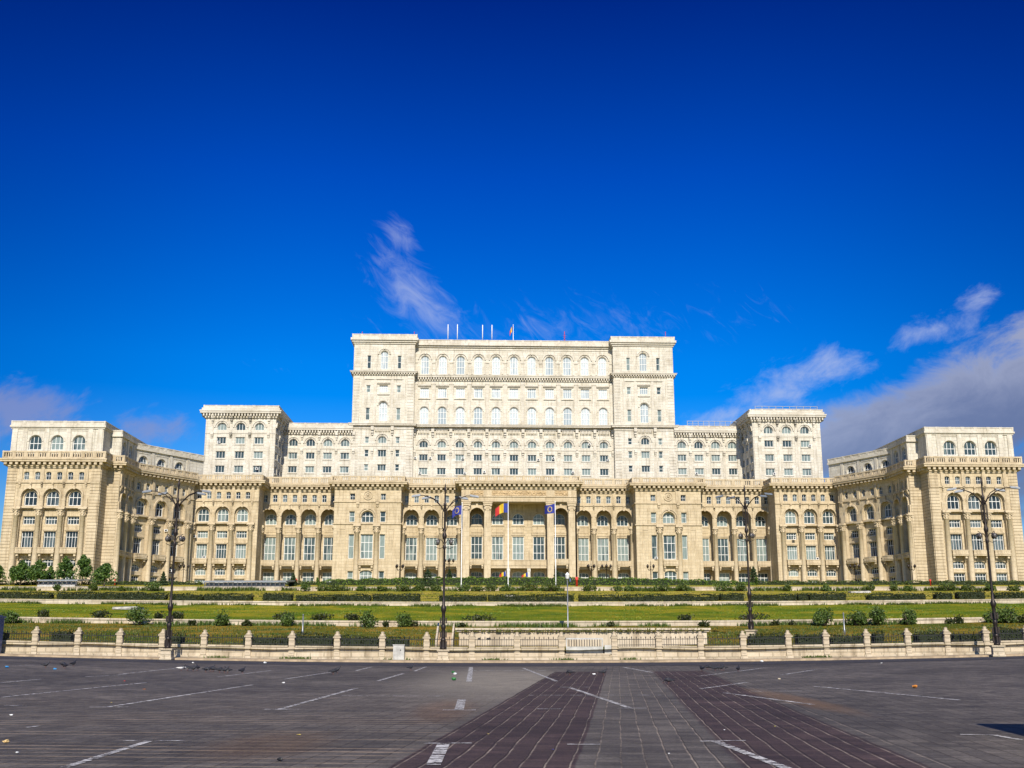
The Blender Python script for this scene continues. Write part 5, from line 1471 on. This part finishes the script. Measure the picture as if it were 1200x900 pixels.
TB = [(68, 10, 9), (108, 10, 9), (143, 8, 6), (178, 22, 12), (190, 9, 18), (342, 12, 16), (358, 11, 13), (382, 20, 9), (398, 18, 9), (425, 16, 9), (447, 12, 7), (472, 20, 10), (500, 18, 22), (492, 14, 9), (512, 20, 9), (542, 18, 10), (560, 16, 8), (575, 14, 9), (592, 14, 10), (622, 24, 13), (645, 22, 13), (655, 12, 18), (690, 16, 9), (722, 14, 8), (737, 12, 8), (775, 22, 10), (800, 14, 9), (848, 22, 12), (868, 14, 10), (922, 12, 10), (968, 12, 9), (1018, 14, 9), (1045, 12, 10), (1065, 10, 8), (1110, 18, 11), (1135, 16, 9), (1160, 14, 10), (1190, 16, 9)]
for i, (px, w_, h_) in enumerate(TB):
    Y = 217.5; s_ = Y / 1280.0; x, _ = at(px, 690, Y)
    if px in (190, 342, 500, 655): continue
    bush(x, Y, w_ * s_ * 1.1, h_ * s_, (f'{ORD[i]} green shrub from the left' if i < 20 else f'{ORD[len(TB) - 1 - i]} green shrub from the right') + ' in front of the topmost terrace wall', 'shrubs along the topmost terrace wall', 'hedge' if i % 3 else 'bush', .30, 480)
# --- trees
def tree(x, Y, z0, wd, ht, label, seed, group='young trees before the palace', lobes=9, n=3400, leaf=.42, clear=.14):
    rr = random.Random(seed)
    o = empty('tree', (x, Y, z0), label, 'tree', group)
    bm = bmesh.new(); top = ht * .86
    tube(bm, [(0, 0, -.2), (.05, 0, ht * .2), (-.05, .05, ht * .5), (.03, 0, top)], [.17, .14, .09, .03], 7)
    ends = []
    for k in range(9):
        z = ht * rr.uniform(.18, .7); a = rr.uniform(0, 2 * PI); r = wd * .40 * rr.uniform(.6, 1.1) * (1.15 - z / ht)
        e = Vector((math.cos(a) * r, math.sin(a) * r, z + r * .7)); ends.append(e)
        tube(bm, [(0, 0, z), (e.x * .5, e.y * .5, z + r * .25), e], [.06, .045, .015], 5)
    link('trunk', bm, M['bark'], o)
    pts = []
    cs = ends + [Vector((0, 0, ht * .84)), Vector((rr.uniform(-.1, .1) * wd, 0, ht * .68)), Vector((rr.uniform(-.25, .25) * wd, 0, ht * .4))]
    for c in cs:
        s_ = rr.uniform(.15, .24) * wd * (1.15 - .55 * c.z / ht)
        pts += ellipsoid_pts(rr, (c.x, c.y, max(c.z, ht * clear + s_ * .6)), (s_, s_, s_ * 1.05), n // len(cs), .3)
    for _ in range(n // 7):
        z = rr.uniform(clear, 1.0); r = wd * .5 * (math.sin(min(1, (1.03 - z) * 1.5) * PI / 2)) * rr.uniform(.5, 1.05); a = rr.uniform(0, 2 * PI)
        pts.append(Vector((math.cos(a) * r, math.sin(a) * r, z * ht)))
    leaf_obj('crown', pts, leaf, 'tree_leaf', seed, o)
def tree_px(px0, px1, pyt, Y, lab, seed, **k):
    xa, _ = at(px0, 690, Y); xb, _ = at(px1, 690, Y); _, zt = at((px0 + px1) / 2, pyt, Y)
    z0 = slope(Y); tree((xa + xb) / 2, Y, z0, (xb - xa) * 1.02, zt - z0, lab, seed, **k)
tree_px(10, 36, 657, 234, 'young green tree left of the twin tree, before the left corner tower', 11)
tree_px(31, 55, 656, 235, 'round young tree standing just left of the thin dark sapling', 12)
tree_px(51, 64, 663, 239, 'thin dark sapling between two bigger trees by the left corner tower', 13, n=1200)
tree_px(62, 86, 652, 234, 'tall leafy tree right of the thin dark sapling', 14)
tree_px(83, 107, 650, 235, 'tallest tree of the row, with a pointed top, by the left corner tower', 15)
tree_px(106, 137, 660, 226, 'lone yellowish green tree right of the row, before the corner of the left tower', 16)
tree_px(-14, 5, 661, 236, 'tree cut by the left edge of the view', 17)
def conifer(px0, px1, pyt, Y, lab, seed, z0=None):
    xa, _ = at(px0, 690, Y); xb, _ = at(px1, 690, Y); _, zt = at((px0 + px1) / 2, pyt, Y); z0 = slope(Y) if z0 is None else z0
    rr = random.Random(seed); ht = zt - z0; wd = xb - xa
    o = empty('conifer', ((xa + xb) / 2, Y, z0), lab, 'tree', 'small conifers before the palace')
    bm = bmesh.new(); tube(bm, [(0, 0, -.2), (0, 0, ht * .95)], [.12, .02], 6); link('trunk', bm, M['bark'], o)
    pts = []
    for _ in range(1500):
        z = rr.random() ** 1.3; tier = .72 + .28 * math.cos(z * 38); a = rr.uniform(0, 2 * PI)
        r = wd * .52 * (1 - z) ** .8 * tier * rr.uniform(.55, 1.05) + .06
        pts.append(Vector((math.cos(a) * r, math.sin(a) * r, ht * (.06 + .94 * z) - r * .25)))
    leaf_obj('crown', pts, .30, 'conifer', seed, o)
conifer(184, 197, 670, 234, 'small dark conifer before the left diagonal wing', 21)
conifer(336, 350, 672, 232, 'small dark conifer before the left arcade', 22)
conifer(487, 515, 667, 229, 'broad conical bush in front of the arcade left of the portico', 23)
conifer(521, 532, 667, 240, 'slim conifer behind the hedge beside the first flagpole', 24)
conifer(645, 660, 668, 240, 'slim dark conifer behind the hedge at the third flagpole', 25)
conifer(875, 893, 664, 246, 'dark conifer before the last arch of the right arcade', 26)
# --- weeds and grass, which nobody could count
def tufts(name, n, region, hgt, mat, seed, wd=.05, lean=.35):
    rr = random.Random(seed); v, f = [], []
    for _ in range(n):
        x, y = region(rr); z = gz(x, y) - .03; h_ = hgt * rr.uniform(.4, 1.3)
        for b in range(3):
            a = rr.uniform(0, 2 * PI); dx_, dy_ = math.cos(a), math.sin(a); l_ = lean * h_ * rr.uniform(.3, 1.4); w_ = wd * rr.uniform(.6, 1.5)
            i = len(v)
            v += [(x - dy_ * w_, y + dx_ * w_, z), (x + dy_ * w_, y - dx_ * w_, z), (x + dx_ * l_, y + dy_ * l_, z + h_)]
            f.append((i, i + 1, i + 2))
    me = bpy.data.meshes.new(name); me.from_pydata(v, [], f); me.materials.append(M[mat])
    o = put(name, me); o['kind'] = 'stuff'; return o
def inview(rr, y0, y1, k=.52):
    y = rr.uniform(y0, y1); return rr.uniform(-k * y - 2, k * y + 2), y
def clear_wall(fn):
    def g(rr):
        while True:
            x, y = fn(rr)
            if not (-4.8 < x < 14.2 and y < 92): return x, y
    return g
def clumpy(y0, y1, s, lo):
    def g(r):
        while True:
            x, y = inview(r, y0, y1)
            if math.sin(x * .31 * s + y * .9) + math.sin(x * .83 * s - y * .5 + 2) + math.sin(y * 1.7 * s + x * .11) > r.uniform(lo, 2.6): return x, y
    return g
tufts('rough_grass', 9000, clear_wall(clumpy(75.2, 109.6, 1.0, -.5)), .16, 'weed', 41, .06)
tufts('rough_grass', 9000, clear_wall(clumpy(75.2, 109.6, 1.4, -.3)), .14, 'bush', 51, .06)
tufts('green_grass', 9000, clumpy(111, 159.5, .8, -.5), .12, 'grass_blade', 42, .09)
tufts('dry_grass', 7000, clumpy(161, 219, .6, -.5), .18, 'weed', 43, .13)
def patchy(y, spread, scale):
    def g(r):
        while True:
            x = r.uniform(-.52 * y, .52 * y)
            if math.sin(x * .55 / scale) + math.sin(x * 1.31 / scale + 2) + math.sin(x * .23 + 1) > r.uniform(-1.2, 1.6): return x, y - abs(r.gauss(0, spread))
    return g
tufts('wall_weeds', 3400, clear_wall(patchy(109.7, .35, 1.0)), .50, 'bush', 44, .05)
tufts('wall_weeds', 4200, patchy(159.7, .5, 1.3), .45, 'hedge', 45, .08)
tufts('wall_weeds', 3800, patchy(219.5, .6, 1.8), .85, 'hedge', 46, .16)
tufts('entrance_weeds', 900, lambda r: (r.uniform(-3.6, 13.6), 78.8 + r.uniform(0, .5)), .26, 'weed', 47, .04)
bpy.data.objects['entrance_weeds'].location.z = 1.05
tufts('kerb_weeds', 500, lambda r: (r.choice([-19.5, -14.6, -13.8, -7.6, 7.8, 3.5, 19.8, 20.6, -1.2]) + r.gauss(0, .35), 74.25 - abs(r.gauss(0, .08))), .16, 'bush', 48, .03)
bpy.data.objects['kerb_weeds'].location.z = -.62
# ------------------------------------------------------------------ pigeons on the square
M['bird'] = plain('dark_feathers', (0.022, 0.022, 0.028), 0.6, var=.3, scale=20)
M['bird_white'] = plain('pale_feathers', (0.62, 0.60, 0.58), 0.7)
M['beak'] = plain('beak_and_legs', (0.20, 0.09, 0.07), 0.6)
def bird_mesh(white, peck):
    bm = bmesh.new()
    P = [(-.20, .015, .13), (-.12, .035, .135), (-.05, .068, .135), (.03, .078, .14), (.09, .062, .165), (.12, .040, .20), (.135, .032, .235), (.16, .030, .255), (.185, .014, .25)]
    if peck: P = P[:5] + [(.13, .040, .145), (.155, .032, .115), (.175, .030, .085), (.185, .014, .06)]
    rows = []
    for i, (x, r, z) in enumerate(P):
        rows.append([bm.verts.new((x, r * math.cos(2 * PI * k / 10) * (1.0), z + r * math.sin(2 * PI * k / 10) * (1.0 if i > 2 else .8))) for k in range(10)])
    for i in range(len(rows) - 1):
        for k in range(10):
            f = bm.faces.new([rows[i][k], rows[i][(k + 1) % 10], rows[i + 1][(k + 1) % 10], rows[i + 1][k]]); f.smooth = True
            if white and (2 <= i <= 4) and (k > 4): f.material_index = 1
    bm.faces.new(rows[0][::-1]); bm.faces.new(rows[-1])
    me = bpy.data.meshes.new('pigeon'); bm.normal_update(); bm.to_mesh(me); bm.free()
    me.materials.append(M['bird']); me.materials.append(M['bird_white'])
    return me, P
def bird_parts(white, peck):
    me, P = bird_mesh(white, peck); out = [('pigeon', me)]
    for s_ in (-1, 1):
        bm = bmesh.new()
        pts = [(.07, .07, .165), (.0, .085, .175), (-.12, .055, .165), (-.23, .02, .15), (-.10, .07, .115), (.03, .085, .115)]
        a = [bm.verts.new((x, s_ * y, z)) for x, y, z in pts]; b = [bm.verts.new((x, s_ * (y - .02), z)) for x, y, z in pts]
        bm.faces.new(a); bm.faces.new(b[::-1])
        for k in range(6): bm.faces.new([a[k], a[(k + 1) % 6], b[(k + 1) % 6], b[k]])
        m2 = bpy.data.meshes.new('wing'); bm.normal_update(); bm.to_mesh(m2); bm.free(); m2.materials.append(M['bird_white' if white == 2 else 'bird']); out.append(('wing', m2))
    bm = bmesh.new(); e = P[-1]
    dz_ = -.004 if not peck else -.03
    tube(bm, [(e[0] - .005, 0, e[2]), (e[0] + .035, 0, e[2] + dz_)], [.010, .002], 6)
    m2 = bpy.data.meshes.new('beak'); bm.to_mesh(m2); bm.free(); m2.materials.append(M['beak']); out.append(('beak', m2))
    for s_ in (-1, 1):
        bm = bmesh.new(); tube(bm, [(.0, s_ * .03, .09), (.005, s_ * .03, .004)], .006, 5)
        for q in (-.02, 0, .02): tube(bm, [(.0, s_ * .03, .005), (.035, s_ * .03 + q, .004)], .005, 4)
        m2 = bpy.data.meshes.new('leg'); bm.to_mesh(m2); bm.free(); m2.materials.append(M['beak']); out.append(('leg', m2))
    return out
BIRDS = {(a, b): bird_parts(a, b) for a in (0, 1, 2) for b in (False, True)}
def bird(px, py, rot, white, peck, label, sc=1.05):
    f = 1280.0; t = math.radians(12.98); c = -(py - 450) / f
    dz_ = math.sin(t) + math.cos(t) * c; dy_ = math.cos(t) - math.sin(t) * c
    Y = -1.7 / dz_ * dy_; X = (px - 600) / f * Y / dy_
    for _ in range(6): Y = (bowl(X, Y) - 1.7) / dz_ * dy_; X = (px - 600) / f * Y / dy_
    parts = BIRDS[(white, peck)]
    o = put('pigeon', parts[0][1], None, (X, Y, bowl(X, Y) + .008), rot); o.scale = (sc,) * 3
    thing(o, label, 'bird', 'pigeons on the paving')
    for nm, me in parts[1:]: put(nm, me, o)
BL = [(53, 783, .3, 0, False), (73, 782, -.6, 0, True), (76.5, 783.5, 2.4, 0, True), (85.5, 781, 1.2, 0, False),
      (212, 786.5, .2, 2, False), (220, 786, 2.9, 1, True), (226, 787, .3, 0, False), (231.5, 786, 2.2, 1, False), (241, 788, -.4, 0, True), (247, 787, .1, 0, False), (250, 787.5, 3.0, 0, True), (257, 788.5, .6, 0, True), (263, 789, .2, 0, False), (267, 789, 2.8, 1, False), (283.5, 789.5, 1.0, 0, False),
      (390, 790.5, .4, 0, True), (394.5, 788.5, .2, 0, False), (481, 785.5, .5, 0, False), (668, 791.5, 2.8, 0, True), (707, 791.5, .1, 0, False), (784, 802, 3.0, 0, True),
      (822.5, 786.5, 2.0, 0, False), (829, 785, .3, 0, False), (833, 785, 2.9, 0, True), (838, 786.5, .2, 0, True), (845, 786, .4, 0, False), (848.5, 785.8, 2.7, 1, False), (865, 787, 1.1, 0, False)]
def flock(i): return 'in the small group near the left edge' if i < 4 else 'in the flock left of the middle' if i < 15 else 'near a parking line, apart from the flocks' if i < 21 else 'in the flock right of the paved bands'
cnt = {}
for i, (px, py, r, wh, pk) in enumerate(BL):
    g = flock(i); cnt[g] = cnt.get(g, 0) + 1
    bird(px, py, r, wh, pk, f'{ORD[cnt[g] - 1]} {"white winged" if wh == 2 else "piebald" if wh else "dark"} pigeon from the left {g}, {"head down" if pk else "head up"}')
# ------------------------------------------------------------------ litter
def litter(px, py, col, size, name, label, flat=.5, seed=1):
    f = 1280.0; t = math.radians(12.98); c = -(py - 450) / f
    dz_ = math.sin(t) + math.cos(t) * c; dy_ = math.cos(t) - math.sin(t) * c
    Y = -1.7 / dz_ * dy_; X = (px - 600) / f * Y / dy_
    for _ in range(6): Y = (bowl(X, Y) - 1.7) / dz_ * dy_; X = (px - 600) / f * Y / dy_
    size *= .75; rr = random.Random(seed); bm = bmesh.new()
    bmesh.ops.create_icosphere(bm, subdivisions=2, radius=1)
    for v in bm.verts:
        k = rr.uniform(.55, 1.1); v.co = Vector((v.co.x * size * .5 * k, v.co.y * size * .4 * k, max(-.0, (v.co.z * .5 + .5)) * size * flat * k))
    key = 'litter_%d' % round(col[0] * 1000 + col[1] * 77 + col[2] * 13)
    if key not in M: M[key] = plain('litter_colour', col, .6)
    thing(link(name, bm, M[key], None, (X, Y, bowl(X, Y) + .006), rr.uniform(0, 3)), label, 'litter', 'scraps of litter on the square')
W_, O_, B_, G_, Y_, RD = (.75, .75, .73), (.60, .22, .03), (.04, .26, .55), (.02, .16, .03), (.70, .55, .12), (.5, .06, .05)
LT = [(8, 783, B_, .28, 'plastic_scrap', 'bright blue plastic scrap farthest left on the square'), (64, 785, B_, .22, 'plastic_scrap', 'blue and pale plastic scrap beside the small group of pigeons'),
      (226, 777.5, W_, .22, 'plastic_bag', 'tiny white bag at the road edge behind the left flock'), (311, 778, W_, .38, 'plastic_bag', 'white plastic bag lying at the road edge left of the cabinet'),
      (533, 791, W_, .30, 'plastic_bag', 'crumpled white bag beside the green bottle'), (532, 797.5, G_, .34, 'bottle', 'crushed green bottle lying on the paving'), (531, 788.8, (.03, .03, .03), .28, 'plastic_bag', 'black scrap just behind the crumpled white bag'),
      (696, 791, W_, .26, 'paper_scrap', 'white paper scrap between two dark pigeons'), (893, 776, W_, .34, 'plastic_bag', 'white plastic bag at the road edge right of the gate'),
      (350, 861.5, Y_, .13, 'leaf', 'bright orange yellow leaf on the grey pavers'), (572, 860.5, Y_, .07, 'leaf', 'small yellow leaf on the brown band'), (7, 871, (.55, .38, .16), .17, 'paper_scrap', 'tan paper scrap in the left near corner'),
      (1072, 806.5, O_, .32, 'plastic_scrap', 'orange plastic scrap on the right side'), (169, 808, O_, .16, 'leaf', 'orange leaf between two long parking lines'), (146, 798.5, RD, .10, 'paper_scrap', 'small red scrap near a parking line'), (131, 823.5, Y_, .10, 'leaf', 'yellow leaf by the start of a long parking line'),
      (13, 839, W_, .12, 'paper_scrap', 'tiny white scrap near the left edge'), (20, 883, W_, .07, 'paper_scrap', 'tiny white sliver in the near left corner'), (332, 801, W_, .16, 'paper_scrap', 'small pale scrap left of the middle'), (648, 879.5, (.03, .03, .12), .06, 'foil_scrap', 'dark blue bottle cap on the brown band'),
      (908, 851.5, (.75, .7, .05), .06, 'leaf', 'tiny yellow leaf on the right brown band'), (913, 796.5, (.6, .5, .35), .18, 'paper_scrap', 'small beige scrap near the right parking lines'), (1033, 777.5, W_, .14, 'paper_scrap', 'tiny white scrap close to the road on the right'), (849, 856, W_, .05, 'paper_scrap', 'tiny white dot of paper beside the thick parking line'), (328, 892, (.02, .02, .02), .14, 'rubber_scrap', 'black rubber scrap on the stained pavers'), (784, 884, W_, .05, 'paper_scrap', 'tiny pale scrap on the grey band')]
for i, (px, py, col, s_, nm, lb) in enumerate(LT): litter(px, py, col, s_, nm, lb, .45 if nm != 'leaf' else .12, i)
# ------------------------------------------------------------------ van parked just outside the view, whose shade falls into it
van = empty('delivery_van', (10.2, 17.3, 0), 'white delivery van parked at the right edge of the square', 'van', rotz=R(-5.4))
bm = bmesh.new()
prof = [(-2.6, .45), (-2.6, 2.7), (-2.45, 2.86), (1.2, 2.86), (1.6, 2.55), (2.15, 1.35), (2.75, 1.12), (2.85, .95), (2.85, .45)]
L_ = [bm.verts.new((-.96, y, z)) for y, z in prof]; R_ = [bm.verts.new((.96, y, z)) for y, z in prof]
bm.faces.new(L_); bm.faces.new(R_[::-1])
for i in range(len(prof)): j = (i + 1) % len(prof); bm.faces.new([L_[i], R_[i], R_[j], L_[j]])
bmesh.ops.bevel(bm, geom=bm.edges[:], offset=.06, segments=2, affect='EDGES')
link('body', bm, M['white_metal'], van)
for s_ in (-1, 1):
    for y in (-1.7, 1.85):
        bm = bmesh.new(); fr = lambda a, b, z, s_=s_, y=y: Vector((s_ * (.72 + z), y + a, .36 + b))
        lathe(bm, [(.2, .0), (.36, .0), (.36, .22), (.24, .24)], 18, fr=fr); wl = link('wheel', bm, M['black'], van)
        bm = bmesh.new(); lathe(bm, [(.22, .22), (.20, .255), (.05, .27)], 14, fr=fr); link('rim', bm, M['steel'], wl)
    bm = bmesh.new(); fr = lambda a, b, z, s_=s_: Vector((s_ * (.965 + b), a, z)); box(bm, .75, 1.75, 0, .012, 1.4, 1.98, fr); link('side_window', bm, M['grey_panel'], van)
    bm = bmesh.new(); fr = lambda a, b, z, s_=s_: Vector((s_ * a, b, z)); box(bm, .55, .9, 2.80, 2.87, .72, .95, fr); link('headlight', bm, M['lamp_glass'], van)
    bm = bmesh.new(); box(bm, .80, .94, -2.63, -2.58, .9, 1.4, fr); link('tail_light', bm, M['red'], van)
    bm = bmesh.new(); box(bm, 1.0, 1.2, 1.55, 1.63, 1.3, 1.6, fr); link('mirror', bm, M['black'], van)
bm = bmesh.new(); quad(bm, [(-.82, 1.66, 2.50), (.82, 1.66, 2.50), (.82, 2.165, 1.38), (-.82, 2.165, 1.38)]); link('windscreen', bm, M['grey_panel'], van)
for s_ in (-1, 1):
    bm = bmesh.new(); a, b = (.03, .88) if s_ > 0 else (-.88, -.03)
    box(bm, a, b, -2.625, -2.585, .62, 2.6); box(bm, a + .16, b - .16, -2.64, -2.625, 1.65, 2.25, mi=1); box(bm, s_ * .12 - .03, s_ * .12 + .03, -2.67, -2.625, 1.25, 1.45, mi=2)
    link('door', bm, [M['white_metal'], M['grey_panel'], M['black']], van)
for y0 in (-2.7, 2.8):
    bm = bmesh.new(); box(bm, -.95, .95, y0, y0 + .12, .38, .62); link('bumper', bm, M['black'], van)
